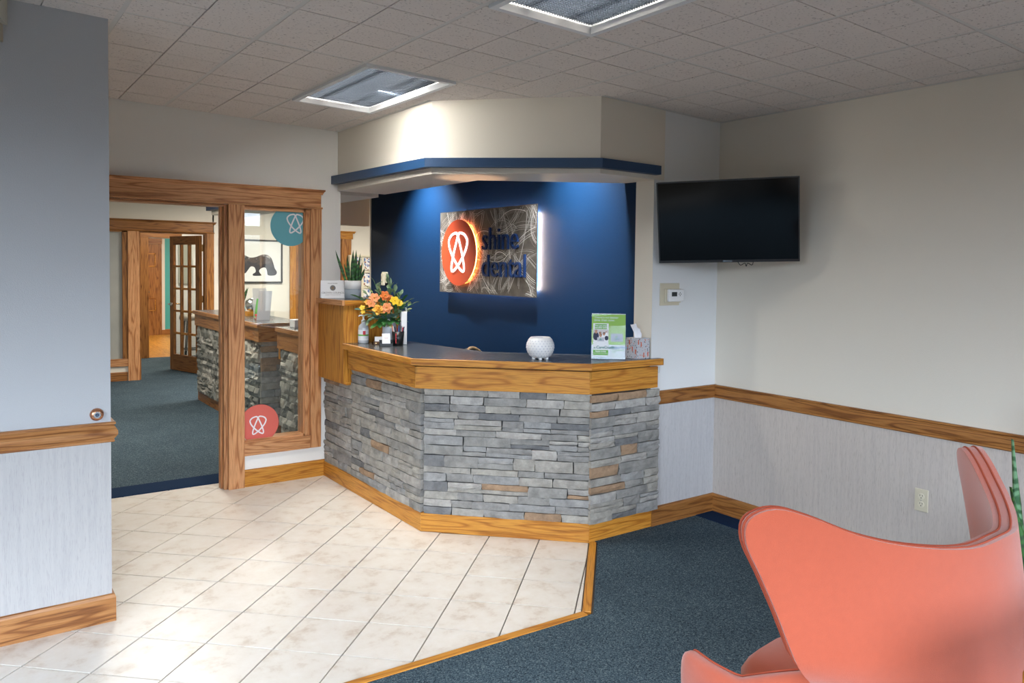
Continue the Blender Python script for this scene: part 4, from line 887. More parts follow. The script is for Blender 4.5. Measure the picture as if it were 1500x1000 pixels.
def bloom(px, py, dp, kind, r, name, n=6, rings=1):
    c = pl(px, py, dp); f = (toc + V(rnd.uniform(-.4, .4), rnd.uniform(-.4, .4), .45)).normalized(); x = f.cross(V(0, 0, 1)).normalized(); y = x.cross(f)
    q = None
    for rg in range(rings):
        k_ = n + rg; rr = r * (1 - .27 * rg); lift = r * .28 * rg; open_ = max(.05, .55 - .16 * rg)
        for k in range(k_):
            a_ = 2 * pi * k / k_ + rg * .5; d = x * cos(a_) + y * sin(a_)
            mb = MB(); P = []
            for i in range(5):
                t = i / 4; row = []
                for j in range(3):
                    sdv = (j - 1) * rr * .46 * sin(pi * (t * .8 + .12)); row.append(c + d * (rr * t * (.55 + open_)) + f * (lift + rr * (.75 - open_) * t * t * 1.1 - rr * .25 * t ** 4) + d.cross(f) * sdv + f * abs(j - 1) * rr * .10)
                P.append(row)
            mb.grid(P); o = mb.build('petal', PET[kind], q or fl, smooth=True) if q else None
            if not o: q = mb.build(name, PET[kind], fl, smooth=True)
    MB().lathe([(0, -.003), (r * .16, 0), (r * .12, r * .3), (0, r * .36)], c + f * (r * .25 * (rings - 1)), 10, f).build('flower_heart', PET['a' if kind != 'y' else 'y'], q, smooth=True)
for a in ((557, 454, .12, 'a', .042, 'rose', 5, 4), (569, 451, .13, 'p', .038, 'lily', 6, 2), (551, 437, .07, 'p', .036, 'lily', 6, 1), (546, 445, .10, 'p', .032, 'lily', 6, 1), (566, 434, .07, 'o', .036, 'lily', 6, 2), (573, 438, .05, 'o', .026, 'lily', 6, 1), (580, 441, .09, 'y', .036, 'lily', 6, 1), (587, 445, .08, 'y', .024, 'lily', 6, 1), (534, 451, .09, 'y', .020, 'lily', 5, 1), (541, 443, .06, 'a', .022, 'lily', 5, 1), (535, 457, .1, 'y', .016, 'lily', 5, 1)): bloom(*a)
# card holders, pens, file box
ch = thing('card_holder', 'small black stand holding white cards before the pen cup', 'card holder', (2.404, 4.998, CT), -.36)
chM = WM[ch]
def lb(par, M_, x0, y0, z0, x1, y1, z1, name, m, bev=0):
    o = M_ @ V(x0, y0, z0); R3 = M_.to_3x3(); return MB().slab(o, R3 @ V(x1 - x0, 0, 0), R3 @ V(0, y1 - y0, 0), R3 @ V(0, 0, z1 - z0)).build(name, m, par, bevel=bev)
lb(ch, chM, -.046, -.03, 0, .046, .03, .006, 'tray', BLACK, .001); lb(ch, chM, -.046, -.03, .006, .046, -.026, .018, 'tray_lip', BLACK); lb(ch, chM, -.046, .024, .006, .046, .03, .04, 'tray_back', BLACK); lb(ch, chM, -.046, -.03, .006, -.042, .03, .03, 'tray_side', BLACK); lb(ch, chM, .042, -.03, .006, .046, .03, .03, 'tray_side', BLACK)
MB().slab(chM @ V(-.028, -.018, .008), chM.to_3x3() @ V(.056, 0, 0), chM.to_3x3() @ V(0, .015, .078), chM.to_3x3() @ V(0, .006, 0)).build('card_stack', PAPER, ch)
text_mesh('card_text', 'SHINE', .009, chM @ V(0, -.0105, .052), chM.to_3x3() @ V(1, 0, 0), chM.to_3x3() @ V(0, .19, .98), plain('pink_ink', (.62, .3, .26), .6), ch, .0002, 'CENTER')
wh = thing('wooden_card_tray', 'brown wooden tray of white cards in front of the vase', 'card holder', (2.418, 5.112, CT), -.36); whM = WM[wh]
lb(wh, whM, -.05, -.022, 0, .05, .022, .022, 'tray', plain('walnut', (.12, .055, .02), .5), .002); lb(wh, whM, -.043, -.012, .022, .043, .012, .055, 'cards', PAPER); MB().lathe([(0, 0), (.004, 0), (.004, .002), (0, .002)], whM @ V(-.035, -.022, .011), 10, whM.to_3x3() @ V(0, -1, 0)).build('stud', BRASS, wh)
pc = thing('pen_cup', 'black mesh pen cup full of red and blue pens', 'pen cup', (2.486, 4.978, CT))
MB().lathe([(0, 0), (.036, 0), (.043, .10), (.041, .10), (.034, .004), (0, .004)], (2.486, 4.978, CT), 24).build('cup', BLACK, pc, smooth=True)
PENN = [('red', (.5, .02, .02)), ('blue', (.03, .12, .35)), ('black', (.015, .015, .02)), ('orange', (.6, .15, .04)), ('white', (.7, .7, .72)), ('dark red', (.25, .01, .015)), ('grey', (.3, .3, .32)), ('navy', (.01, .02, .08))]
for k, (cn_, cc) in enumerate(PENN):
    a_ = 2 * pi * k / 8 + .2; p = V(2.486 + .019 * cos(a_), 4.978 + .019 * sin(a_), CT + .006); q = V(2.486 + .042 * cos(a_), 4.978 + .042 * sin(a_), CT + .125 + .02 * ((k * 5) % 8) / 8)
    tag(MB().tube([p, q], .0042, 7).build('pen', plain(cn_.replace(' ', '_') + '_pen', cc, .35)), cn_ + ' pen standing in the black mesh cup on the counter', 'pen', 'pens in the mesh cup')
lb(pc, Matrix.Translation(V(2.457, 4.932, CT + .02)) @ Matrix.Rotation(-.36, 4, 'Z'), -.012, 0, 0, -.006, .001, .07, 'red_band', plain('red_band', (.5, .02, .02), .4))
fb = thing('file_box', 'white magazine file with floral side behind the pen cup', 'file box', (2.556, 5.065, CT), -.36); fbM = WM[fb]
lb(fb, fbM, -.006, -.04, 0, .032, .06, .235, 'body', PAPER, .002); lb(fb, fbM, -.0075, -.036, .01, -.0062, .056, .2, 'floral_side', dotmat('floral_print', (.62, .54, .58), [(0, (.2, .12, .16)), (.4, (.42, .2, .26)), (.7, (.3, .3, .34))], 60, .3)); lb(fb, fbM, .0322, -.04, 0, .034, .06, .26, 'rear_flap', PAPER)
# ledge: card and potted snake plant
cd = thing('tent_card', 'white tent card reading Crown Council on the raised ledge', 'card', (2.300, 5.715, 1.3857), -.18); cdM = WM[cd]; cR = cdM.to_3x3()
MB().slab(cdM @ V(-.088, -.03, 0), cR @ V(.176, 0, 0), cR @ V(0, .03, .135), cR @ V(0, .0012, 0)).build('front_leaf', PAPER, cd); MB().slab(cdM @ V(-.088, .03, 0), cR @ V(.176, 0, 0), cR @ V(0, -.03, .135), cR @ V(0, -.0012, 0)).build('rear_leaf', PAPER, cd)
INK = plain('grey_ink', (.16, .15, .15), .6); BRN = plain('bronze_ink', (.22, .13, .05), .6)
def cpt(u, v, d=.0008): return cdM @ V(u, -.03 + .03 * v / .135 - d, v)
cY = cR @ V(0, .217, .976)
text_mesh('card_text', 'PROUD MEMBER', .010, cpt(0, .108), cR @ V(1, 0, 0), cY, INK, cd, .0001, 'CENTER'); text_mesh('card_text', 'CROWN COUNCIL', .0195, cpt(0, .034), cR @ V(1, 0, 0), cY, INK, cd, .0001, 'CENTER'); text_mesh('card_text', 'LEADING THE WAY IN DENTISTRY', .0075, cpt(0, .022), cR @ V(1, 0, 0), cY, INK, cd, .0001, 'CENTER')
cn = cR @ V(0, -.976, .217)
MB().lathe([(.017, 0), (.021, 0), (.021, .0006), (.017, .0006)], cpt(0, .077, .0006), 28, cn).build('seal', INK, cd); MB().lathe([(0, 0), (.007, 0), (.007, .0008), (0, .0008)], cpt(0, .077, .0006), 16, cn).build('seal_centre', BRN, cd)
for k in range(8): a_ = k * pi / 4; MB().lathe([(0, 0), (.003, 0), (.003, .0006), (0, .0006)], cpt(.012 * cos(a_), .077 + .012 * sin(a_), .0006), 8, cn).build('seal_petal', INK, cd)
SNAKE = None
def snake_mat(name, c1, c2, edge=None):
    m, n, l, b = mat(name); t = N(n, 'ShaderNodeTexCoord'); w = N(n, 'ShaderNodeTexWave', bands_direction='Z', Scale=9.0, Distortion=6.0, Detail=3.0); w.inputs['Detail Scale'].default_value = 2.0; l.new(t.outputs['Object'], w.inputs['Vector'])
    r = ramp(n, [(.2, c1), (.8, c2)]); l.new(w.outputs['Color'], r.inputs[0]); l.new(r.outputs[0], b.inputs['Base Color']); b.inputs['Roughness'].default_value = .42; return m
SN1 = snake_mat('snake_leaf_dark', (.012, .055, .012), (.03, .13, .02)); SN2 = snake_mat('snake_leaf_banded', (.02, .09, .03), (.12, .26, .13))
def blade(base, tip, w, m, par, bend=V(0, 0, 0), th=.004, face=V(-.4, -.9, 0)):
    base, tip = V(*base), V(*tip); d = (tip - base); sd = d.normalized().cross(face).normalized(); nn = sd.cross(d.normalized()); A = []; n = 9
    for k in range(n):
        t = k / (n - 1); c = base + d * t + bend * (sin(pi * t * .5) ** 2 - t); ww = w * (.55 + .6 * t if t < .4 else .79 * (1 - ((t - .4) / .6) ** 1.7)) + .0004
        A.append([c + sd * ww * cos(q * pi / 3) + nn * (th * sin(q * pi / 3) - .25 * ww * (1 - abs(cos(q * pi / 3)))) for q in range(6)])
    mb = MB(); i0 = 0
    for a in range(n - 1):
        for q in range(6): mb.face([A[a][q], A[a][(q + 1) % 6], A[a + 1][(q + 1) % 6], A[a + 1][q]])
    return weld(mb.build('leaf', m, par, smooth=True), .00005)
pp_ = V(2.415, 5.60, 1.3857)
sp = thing('potted_snake_plant', 'small snake plant in a white and grey pot on the raised ledge', 'plant', tuple(pp_))
MB().lathe([(.058, .0), (.061, .003), (.062, .072), (.060, .072)], pp_, 32).build('pot_band', plain('grey_glaze', (.26, .31, .36), .5), sp, smooth=True)
MB().lathe([(0, 0.001), (.057, .001), (.0605, .072), (.062, .0725), (.063, .134), (.058, .136), (.056, .118), (0, .118)], pp_, 32).build('pot', PAPER, sp, smooth=True)
MB().lathe([(0, .112), (.056, .114), (.0, .121)], pp_, 20).build('soil', plain('soil', (.03, .02, .012), .95), sp)
def ppt(px, py, dp=0): return pp_ + rgt * ((px - 516.3) / 192.7) + V(0, 0, (437 - py) / 192.7) + toc * dp
for bx, tx, ty, w, dp in ((507, 491.5, 367, .014, .0), (511, 508.5, 374, .016, .02), (515, 516.5, 366, .019, -.02), (519, 521, 366, .018, 0), (521, 527, 371, .015, .0), (523, 530, 384, .014, .02), (525, 533.5, 392, .014, .0), (513, 504, 386, .015, .03), (518, 514, 384, .018, .03), (522, 523, 388, .017, .03), (516, 519, 380, .02, .02)):
    blade(ppt(bx, 415, dp * .6), ppt(tx, ty, dp), w, SN1, sp, rgt * ((tx - bx) * .0012))

# office chair behind the counter
oc = thing('office_chair', 'black office chair behind the counter, only its back rim showing', 'chair', (3.07, 4.48, 0.004), .6); ocM = WM[oc]; oR = ocM.to_3x3()
MB().tube([ocM @ V(0, 0, .12), ocM @ V(0, 0, .46)], .03, 12).build('gas_column', GREYM, oc)
for k in range(5):
    a_ = 2 * pi * k / 5; lg = MB().tube([ocM @ V(0, 0, .12), ocM @ V(.27 * cos(a_), .27 * sin(a_), .075)], [.03, .018], 8).build('leg', BLACK, oc)
    MB().lathe([(0, -.012), (.028, -.012), (.028, .012), (0, .012)], ocM @ V(.27 * cos(a_), .27 * sin(a_), .034), 14, (sin(a_), cos(a_), 0)).build('caster', BLACK, lg)
MB().box(0, 0, 0, 1, 1, 1)
mb = MB(); mb.slab(ocM @ V(-.23, -.22, .46), oR @ V(.46, 0, 0), oR @ V(0, .46, 0), (0, 0, .07)); mb.build('seat', plain('black_fabric', (.015, .015, .016), .85), oc, bevel=.03)
P = []
for a in range(13):
    t = a / 12 * 2 - 1; row = []
    for b in range(7):
        v = b / 6; ww = .19 + .03 * sin(pi * v); zt = .56 + v * (.50 - .09 * t * t); row.append(ocM @ V(t * ww, .22 + .04 * t * t * -1 + .05 * v, zt))
    P.append(row)
o = MB().grid(P).build('backrest', plain('black_mesh_fabric', (.012, .012, .013), .7), oc, smooth=True); m_ = o.modifiers.new('solid', 'SOLIDIFY'); m_.thickness = .035
MB().tube([r[-1] for r in P], .011, 8).build('back_rim', plain('tan_rim', (.32, .2, .1), .3), oc, smooth=True)
MB().tube([ocM @ V(0, .05, .47), ocM @ V(0, .27, .48), ocM @ V(0, .29, .75)], .02, 8).build('back_arm', GREYM, oc)

# ------------------------------------------------------------------ orange wing chairs
def egg_outline():
    half = [(0.0, 0.9745), (0.13, 0.9676), (0.2554, 0.9835), (0.3472, 1.0124), (0.4221, 1.0543), (0.4774, 1.0731), (0.5197, 1.0503), (0.5292, 0.9981), (0.5117, 0.9217), (0.4921, 0.8358), (0.4768, 0.7605), (0.4629, 0.7023), (0.4530, 0.655), (0.4470, 0.60), (0.437, 0.545), (0.415, 0.48), (0.37, 0.42), (0.29, 0.37), (0.17, 0.335), (0, 0.325)]
    full = half + [(-x, z) for x, z in half[-2:0:-1]]
    return catmull(full, 4)
def egg_bend(s_, z):
    Rt, Rw, lim, fW, fA, lean = 0.3814, 0.3698, 1.1826, 0.9886, -0.2621, -0.1729
    q = max(0, min(1, (z - .55) / .5)); q = q * q * (3 - 2 * q); R = Rw + (Rt - Rw) * q; a = abs(s_) / R
    if a < lim: x, y = R * sin(a), -R * cos(a)
    else: x, y = R * sin(lim) + (abs(s_) - R * lim) * cos(lim), -R * cos(lim) + (abs(s_) - R * lim) * sin(lim)
    g = max(0, abs(s_) - .12) ** 1.7; k = max(0, min(1, (z - .54) / .2)); k = k * k * (3 - 2 * k); x += (fW * k + fA * (1 - k)) * g
    y += Rw - .30 - lean * (z - .62)
    if z < .55: y += (.55 - z) ** 1.4 * 1.3
    return V(math.copysign(x, s_), y, z)
def egg_chair(name, label, loc, rz):
    t = thing(name, label, 'armchair', loc, rz, None); Mx = WM[t]
    ol_ = egg_outline(); n = len(ol_); cen = (0.0, .70); K = 14
    P = []
    for k in range(n):
        row = []
        for q in range(K + 1):
            f = q / K
            s_ = cen[0] + (ol_[k][0] - cen[0]) * f; z = cen[1] + (ol_[k][1] - cen[1]) * f; row.append(Mx @ egg_bend(s_, z))
        P.append(row)
    mb = MB(); mb.grid(P, closed_u=True)
    sh = mb.build('shell', FELT, t, smooth=True); weld(sh, .0005)
    so_ = sh.modifiers.new('solid', 'SOLIDIFY'); so_.thickness = .058; so_.offset = 0; so_.use_even_offset = False
    bv = sh.modifiers.new('bevel', 'BEVEL'); bv.width = .026; bv.segments = 4; bv.limit_method = 'ANGLE'; bv.angle_limit = radians(50)
    # double welt along the rim
    def rim(off, inset):
        pts = []
        for k in range(0, n):
            f = 1 - inset; s_ = ol_[k][0] * f; z = cen[1] + (ol_[k][1] - cen[1]) * f; p = egg_bend(s_, z)
            e = .004; dx = egg_bend(s_ + e, z) - egg_bend(s_ - e, z); dz = egg_bend(s_, z + e) - egg_bend(s_, z - e); nn = dx.cross(dz).normalized(); pts.append(Mx @ (p + nn * off))
        return pts
    for off, inset in ((.0125, -.002), (-.0125, -.002)):
        for sgn in (1,):
            pt = rim(off * SGN, inset); MB().tube(pt, .0032, 6, closed=True).build('welt', FELT_SEAM, t, smooth=True)
    # arms: thick rounded lobes running forward from the waist
    for sg_ in (-1, 1):
        path = catmull([(.372, -.13), (.415, .02), (.445, .15), (.445, .26), (.425, .345), (.405, .385)], 5, False); n_ = len(path); P = []; crest = []
        for k, (px_, py_) in enumerate(path):
            t_ = k / (n_ - 1); zt = .700 - .128 * min(1, t_ / .45) ** 1.1 - .006 * max(0, (t_ - .45) / .4); zb = .40 + .03 * t_
            e_ = sqrt(max(0, 1 - max(0, (t_ - .80) / .20) ** 2)); zm = zb + (zt - zb) * .62; top_, bot_ = zm + (zt - zm) * e_, zm + (zb - zm) * e_; th2 = .030 * max(e_, .0) + .0005
            nx_, ny_ = (path[min(k + 1, n_ - 1)][1] - path[max(k - 1, 0)][1]), -(path[min(k + 1, n_ - 1)][0] - path[max(k - 1, 0)][0]); ln_ = math.hypot(nx_, ny_); nx_, ny_ = nx_ / ln_, ny_ / ln_; row = []
            for q in range(17):
                a_ = 2 * pi * q / 16; c_, s2_ = cos(a_), sin(a_); du = th2 * math.copysign(abs(c_) ** .6, c_); zz = (top_ + bot_) / 2 + (top_ - bot_) / 2 * math.copysign(abs(s2_) ** .75, s2_) if abs(s2_) > 1e-6 else (top_ + bot_) / 2
                row.append(Mx @ V(sg_ * (px_ + nx_ * du), py_ + ny_ * du, zz))
            P.append(row)
            if t_ < .97: crest.append((sg_ * (px_ - nx_ * .012), py_ - ny_ * .012, top_ - .001))
        ar = MB(); ar.grid(P); ar = weld(ar.build('armrest', FELT, t, smooth=True), .0008)
        MB().tube([Mx @ V(*c_) for c_ in crest], .0032, 6).build('welt', FELT_SEAM, ar, smooth=True)
    # seat cushion
    P = []
    for a in range(25):
        th_ = 2 * pi * a / 24; row = []
        for rr, zz in ((0.02, .455), (.6, .455), (.9, .445), (1.0, .41), (1.0, .36), (.9, .335), (.02, .335)):
            ex = .30 * math.copysign(abs(cos(th_)) ** .75, cos(th_)); ey = .30 * math.copysign(abs(sin(th_)) ** .75, sin(th_)); row.append(Mx @ V(ex * rr, .10 + ey * rr, zz + .03 * rr * sin(th_)))
        P.append(row)
    weld(MB().grid(P).build('seat_cushion', FELT, t, smooth=True), .001)
    MB().tube([Mx @ V(0, .06, .05), Mx @ V(0, .06, .34)], [.032, .026], 16).build('pedestal', CHROME, t, smooth=True)
    for k in range(4):
        a_ = pi / 4 + k * pi / 2; MB().tube([Mx @ V(0, .06, .085), Mx @ V(.14 * cos(a_), .06 + .14 * sin(a_), .055), Mx @ V(.34 * cos(a_), .06 + .34 * sin(a_), .012)], [.03, .024, .013], 8).build('foot', CHROME, t, smooth=True)
    return t
SGN = 1
egg_chair('wing_armchair', 'large orange felt wing armchair seen from behind in the foreground', (2.0757, 1.1169, 0.004), .0318)
egg_chair('wing_armchair', 'second orange armchair at the right edge behind the plant', (3.40, 0.80, 0.004), .9)

# ------------------------------------------------------------------ the hall behind the doorway
wh_ = MB()
wh_.box(-1.2, 12.0, 0, 0.95, 12.12, 2.87).box(0.95, 12.0, 2.07, 3.02, 12.12, 2.87).box(0.95, 12.0, 0.0, 1.95, 12.12, 0.22).box(3.0, 12.0, 0, 4.22, 12.12, 2.87).box(4.22, 12.0, 2.06, 4.99, 12.12, 2.87).box(4.99, 12.0, 0, 7.2, 12.12, 2.87).box(1.9, 12.0, 0, 2.0, 12.12, 2.07)
st(wh_.build('wall_hall', PAINT))
st(MB().sweep(baseprof, (0.5, 12.0, 0), (1.88, 12.0, 0), (0, -1, 0)).build('baseboard_hall', OAKD))
d2_ = struct('door_2', (2.0, 12.0, 0))
MB().slab((0.8, 11.975, 2.085), (2.205, 0, 0), (0, 0, .125), (0, .03, 0)).build('header', OAKD, d2_, bevel=.003)
MB().sweep(capprof, (0.8, 12.0, 2.20), (3.02, 12.0, 2.20), (0, -1, 0), eb=.6).build('crown', OAKD, d2_)
MB().sweep([(0, 0), (.034, 0), (.038, .007), (.034, .014), (0, .014)], (0.8, 12.0, 2.072), (3.02, 12.0, 2.072), (0, -1, 0)).build('bead', OAKD, d2_)
MB().slab((1.885, 11.97, 0), (0, 0, 2.072), (.145, 0, 0), (0, .03, 0)).build('casing', OAKR, d2_, bevel=.003)
MB().slab((2.03, 12.0, 0), (0, 0, 2.072), (.02, 0, 0), (0, .12, 0)).build('jamb', OAKD, d2_)
MB().slab((2.91, 11.97, 0), (0, 0, 2.072), (.105, 0, 0), (0, .03, 0)).build('casing', OAKD, d2_, bevel=.003)
MB().slab((2.895, 12.0, 0), (0, 0, 2.072), (.015, 0, 0), (0, .12, 0)).build('jamb', OAKD, d2_)
MB().slab((2.05, 12.0, 2.055), (.85, 0, 0), (0, 0, .017), (0, .12, 0)).build('head_jamb', OAKD, d2_)
w2 = struct('window_2', (1.4, 12.0, .2))
MB().slab((0.95, 11.975, .205), (.935, 0, 0), (0, 0, .105), (0, .03, 0)).build('casing', OAKR, w2, bevel=.003)
MB().slab((1.82, 11.985, .31), (0, 0, 1.76), (.065, 0, 0), (0, .1, 0)).build('stop', OAKD, w2)
MB().slab((0.95, 11.985, 2.055), (.935, 0, 0), (0, 0, .02), (0, .1, 0)).build('head', OAKD, w2)
MB().box(0.95, 12.02, .305, 1.83, 12.03, 2.06).build('pane', FROST, w2)
MB().box(0.95, 12.04, .22, 1.9, 12.11, 2.07).build('backing', PAINT, w2)
# glazed french door standing open
H0 = V(2.885, 12.13, .012); dd = V(2.652 - 2.885, 12.95 - 12.13, 0).normalized(); FW = .85; FH = 2.03; tt = V(dd.y, -dd.x, 0) * .042
if tt.x > 0: tt = -tt
d3 = struct('door_3', tuple(H0))
def fd(u0, v0, u1, v1, name, m, par=d3, ax='u', off=0.0, th=1.0):
    o = H0 + dd * u0 + V(0, 0, v0) + tt * (off); L = dd * (u1 - u0); Hh = V(0, 0, v1 - v0)
    return (MB().slab(o, L, Hh, tt * th) if ax == 'u' else MB().slab(o, Hh, L, tt * th)).build(name, m, par)
fd(0, 0, .105, FH, 'stile', OAKD, ax='v'); fd(FW - .105, 0, FW, FH, 'stile', OAKD, ax='v'); fd(.105, 0, FW - .105, .24, 'bottom_rail', OAKD); fd(.105, FH - .13, FW - .105, FH, 'top_rail', OAKD)
pw = (FW - .21 - 2 * .03) / 3; ph = (FH - .37 - 4 * .03) / 5
for k in (1, 2): fd(.105 + k * pw + (k - 1) * .03, .24, .105 + k * pw + k * .03, FH - .13, 'muntin', OAKD, ax='v')
for r in (1, 2, 3, 4):
    for c in range(3): fd(.105 + c * (pw + .03), .24 + r * ph + (r - 1) * .03, .105 + c * (pw + .03) + pw, .24 + r * ph + r * .03, 'muntin', OAK)
for r in range(5):
    for c in range(3): fd(.105 + c * (pw + .03), .24 + r * (ph + .03), .105 + c * (pw + .03) + pw, .24 + r * (ph + .03) + ph, 'pane', GLASS, off=.45, th=.1)
hd = H0 + dd * (FW - .05) + V(0, 0, 1.0) + tt * 1.0; hn = tt.normalized()
hdl = MB().lathe([(0, 0), (.028, 0), (.026, .012), (0, .014)], hd, 16, hn).build('handle_rose', CHROME, d3)
MB().tube([hd, hd + hn * .05, hd + hn * .055 - dd * .11], .010, 8).build('lever', CHROME, hdl, smooth=True)
hb = H0 + dd * (FW - .05) + V(0, 0, 1.0); MB().tube([hb, hb - hn * .05, hb - hn * .055 - dd * .10], .010, 8).build('lever', BRASS, d3, smooth=True)
for zz in (.25, 1.05, 1.8): MB().tube([H0 + V(0, 0, zz) - dd * .01, H0 + V(0, 0, zz + .1) - dd * .01], .009, 8).build('hinge', BRASS, d3)
# room and doorway further on
w3 = MB().box(-1.2, 14.70, 0, 2.47, 14.82, 2.87).box(3.05, 14.70, 0, 7.2, 14.82, 2.87).box(2.47, 14.70, 2.06, 3.05, 14.82, 2.87)
st(w3.build('wall_corridor', PAINTC))
st(MB().sweep(baseprof, (1.0, 14.70, 0), (2.46, 14.70, 0), (0, -1, 0)).build('baseboard_corridor', OAKD))
st(MB().box(4.3, 12.12, 0, 4.42, 14.7, 2.87, 'y').build('wall_annex', PAINT))
d4 = struct('door_4', (2.6, 14.7, 0))
MB().slab((2.46, 14.67, 0), (0, 0, 2.07), (.17, 0, 0), (0, .05, 0)).build('casing', OAKD, d4, bevel=.003)
MB().slab((2.46, 14.67, 2.07), (0.70, 0, 0), (0, 0, .15), (0, .05, 0)).build('header', OAKD, d4, bevel=.003)
st(MB().box(0.5, 19.35, 0, 7.2, 19.5, 2.87).build('wall_far', TEAL))
st(MB().box(3.735, 19.335, 0, 3.80, 19.349, 2.87, 'z').build('trim_7', PAINT)); st(MB().box(3.66, 19.33, 0, 3.735, 19.349, 2.08, 'z').build('trim_8', OAKD))
st(MB().sweep(baseprof, (3.735, 19.349, 0), (6.5, 19.349, 0), (0, -1, 0)).build('baseboard_far', OAKD))
d5 = struct('door_5', (3.2, 19.34, 0))
MB().box(2.8, 19.30, 0, 3.66, 19.345, 2.06, 'z').build('leaf', OAKD, d5); MB().box(2.4, 19.29, 2.065, 3.735, 19.345, 2.42).build('header', OAKD, d5)
for (a, b, c, d) in ((3.42, .55, 3.60, .85), (3.42, 1.55, 3.60, 1.85)):
    for q in ((a, b, c, b + .02), (a, d - .02, c, d), (a, b, a + .02, d), (c - .02, b, c, d)): MB().box(q[0], 19.285, q[1], q[2], 19.30, q[3]).build('panel_moulding', OAK, d5)
MB().lathe([(0, 0), (.02, 0), (.028, .03), (.02, .055), (0, .06)], (3.44, 19.30, .98), 14, (0, -1, 0)).build('knob', BLACK, d5)
# far enclosing walls
st(MB().box(7.05, 3.6, 0, 7.2, 20.2, 2.87, 'y').build('wall_outer', PAINT)); st(MB().box(-1.2, 12.1, 0, -1.05, 19.5, 2.87, 'y').build('wall_outer_left', PAINT)); st(MB().box(4.26, 3.5, 0, 7.2, 3.62, 2.87).build('wall_inner', PAINT))
# oak door beside the bear picture
d6 = struct('door_6', (4.6, 12.0, 0))
MB().slab((4.135, 11.97, 0), (0, 0, 2.06), (.09, 0, 0), (0, .03, 0)).build('casing', OAK, d6, bevel=.003); MB().slab((4.975, 11.97, 0), (0, 0, 2.06), (.16, 0, 0), (0, .03, 0)).build('casing', OAKD, d6, bevel=.003)
MB().slab((4.10, 11.965, 2.06), (1.06, 0, 0), (0, 0, .10), (0, .035, 0)).build('header', OAK, d6, bevel=.003); MB().sweep(capprof, (4.08, 12.0, 2.15), (5.18, 12.0, 2.15), (0, -1, 0), eb=.6, ea=.6).build('crown', OAK, d6)
MB().box(4.225, 12.01, .01, 4.975, 12.05, 2.055, 'z').build('leaf', OAKD, d6)
MB().lathe([(0, 0), (.022, 0), (.012, .02), (.026, .045), (.02, .062), (0, .066)], (4.285, 12.01, .97), 16, (0, -1, 0)).build('knob', CHROME, d6, smooth=True)
# header and post past the navy wall
st(MB().box(2.75, 7.73, 2.055, 3.518, 7.86, 2.87).build('trim_9', TANP))
# patterned tile rack on the far wall
rk = thing('tile_sample_rack', 'cream rack of blue and brown patterned tiles glimpsed behind the snake plant', 'rack', (5.6, 11.9, .5))
CREAM = plain('cream_enamel', (.66, .60, .44), .5); PATT = [dotmat('blue_brown_pattern', (.72, .70, .66), [(0, (.10, .17, .36)), (.4, (.30, .10, .04)), (.65, (.16, .22, .42)), (.85, (.35, .16, .06))], s_, .42) for s_ in (16, 22, 30)]
for k in range(5): MB().box(5.10 + .205 * k - .015, 11.90, .5, 5.10 + .205 * k + .015, 11.99, 1.80, 'z').build('upright', CREAM, rk)
for k in range(6): MB().box(5.08, 11.91, .5 + .255 * k, 5.94, 11.99, .53 + .255 * k).build('shelf', CREAM, rk)
for k in range(4):
    for r in range(5): MB().box(5.12 + .205 * k, 11.93, .54 + .255 * r, 5.29 + .205 * k, 11.945, .745 + .255 * r).build('tile', PATT[(k + r) % 3], rk)
# bear picture
bp_ = thing('bear_picture', 'black framed print of a dark bear on the far cream wall', 'picture', (3.56, 11.99, 1.355))
for a in ((3.10, 1.355, 4.017, 1.375), (3.10, 1.986, 4.017, 2.006), (3.10, 1.375, 3.12, 1.986), (3.997, 1.375, 4.017, 1.986)): MB().box(a[0], 11.965, a[1], a[2], 11.998, a[3]).build('frame', BLACK, bp_)
MB().box(3.12, 11.985, 1.375, 3.997, 11.998, 1.986).build('mat_board', plain('warm_white_print', (.74, .73, .69), .5), bp_)
def bearmat():
    m, n, l, b = mat('bear_print'); t = N(n, 'ShaderNodeTexCoord'); s_ = N(n, 'ShaderNodeSeparateXYZ'); l.new(t.outputs['Object'], s_.inputs[0])
    x = N(n, 'ShaderNodeTexNoise', Scale=14.0, Detail=6.0); l.new(t.outputs['Object'], x.inputs['Vector'])
    ad = N(n, 'ShaderNodeMath', operation='MULTIPLY_ADD'); ad.inputs[1].default_value = 2.4; l.new(s_.outputs['Z'], ad.inputs[0]); l.new(x.outputs['Fac'], ad.inputs[2])
    r = ramp(n, [(.25, (.008, .006, .012)), (.5, (.016, .012, .018)), (.66, (.07, .042, .03)), (.76, (.025, .02, .022)), (.92, (.4, .34, .3))]); l.new(ad.outputs[0], r.inputs[0]); l.new(r.outputs[0], b.inputs['Base Color']); b.inputs['Roughness'].default_value = .5; return m
bear = catmull([(3.905, 1.47), (3.80, 1.47), (3.785, 1.53), (3.76, 1.585), (3.70, 1.575), (3.665, 1.53), (3.70, 1.475), (3.685, 1.462), (3.58, 1.462), (3.575, 1.49), (3.615, 1.52), (3.60, 1.585), (3.545, 1.60), (3.50, 1.545), (3.465, 1.50), (3.43, 1.50), (3.40, 1.53), (3.36, 1.50), (3.30, 1.49), (3.25, 1.54), (3.23, 1.62), (3.24, 1.70), (3.30, 1.735), (3.37, 1.765), (3.45, 1.77), (3.53, 1.735), (3.62, 1.745), (3.72, 1.785), (3.80, 1.775), (3.85, 1.73), (3.885, 1.64), (3.90, 1.58), (3.935, 1.52)], 3)
mb = MB(); mb.face([(x, 11.984, z) for x, z in bear]); mb.face([(x, 11.9848, z) for x, z in bear[::-1]]); mb.build('bear_print', bearmat(), bp_)
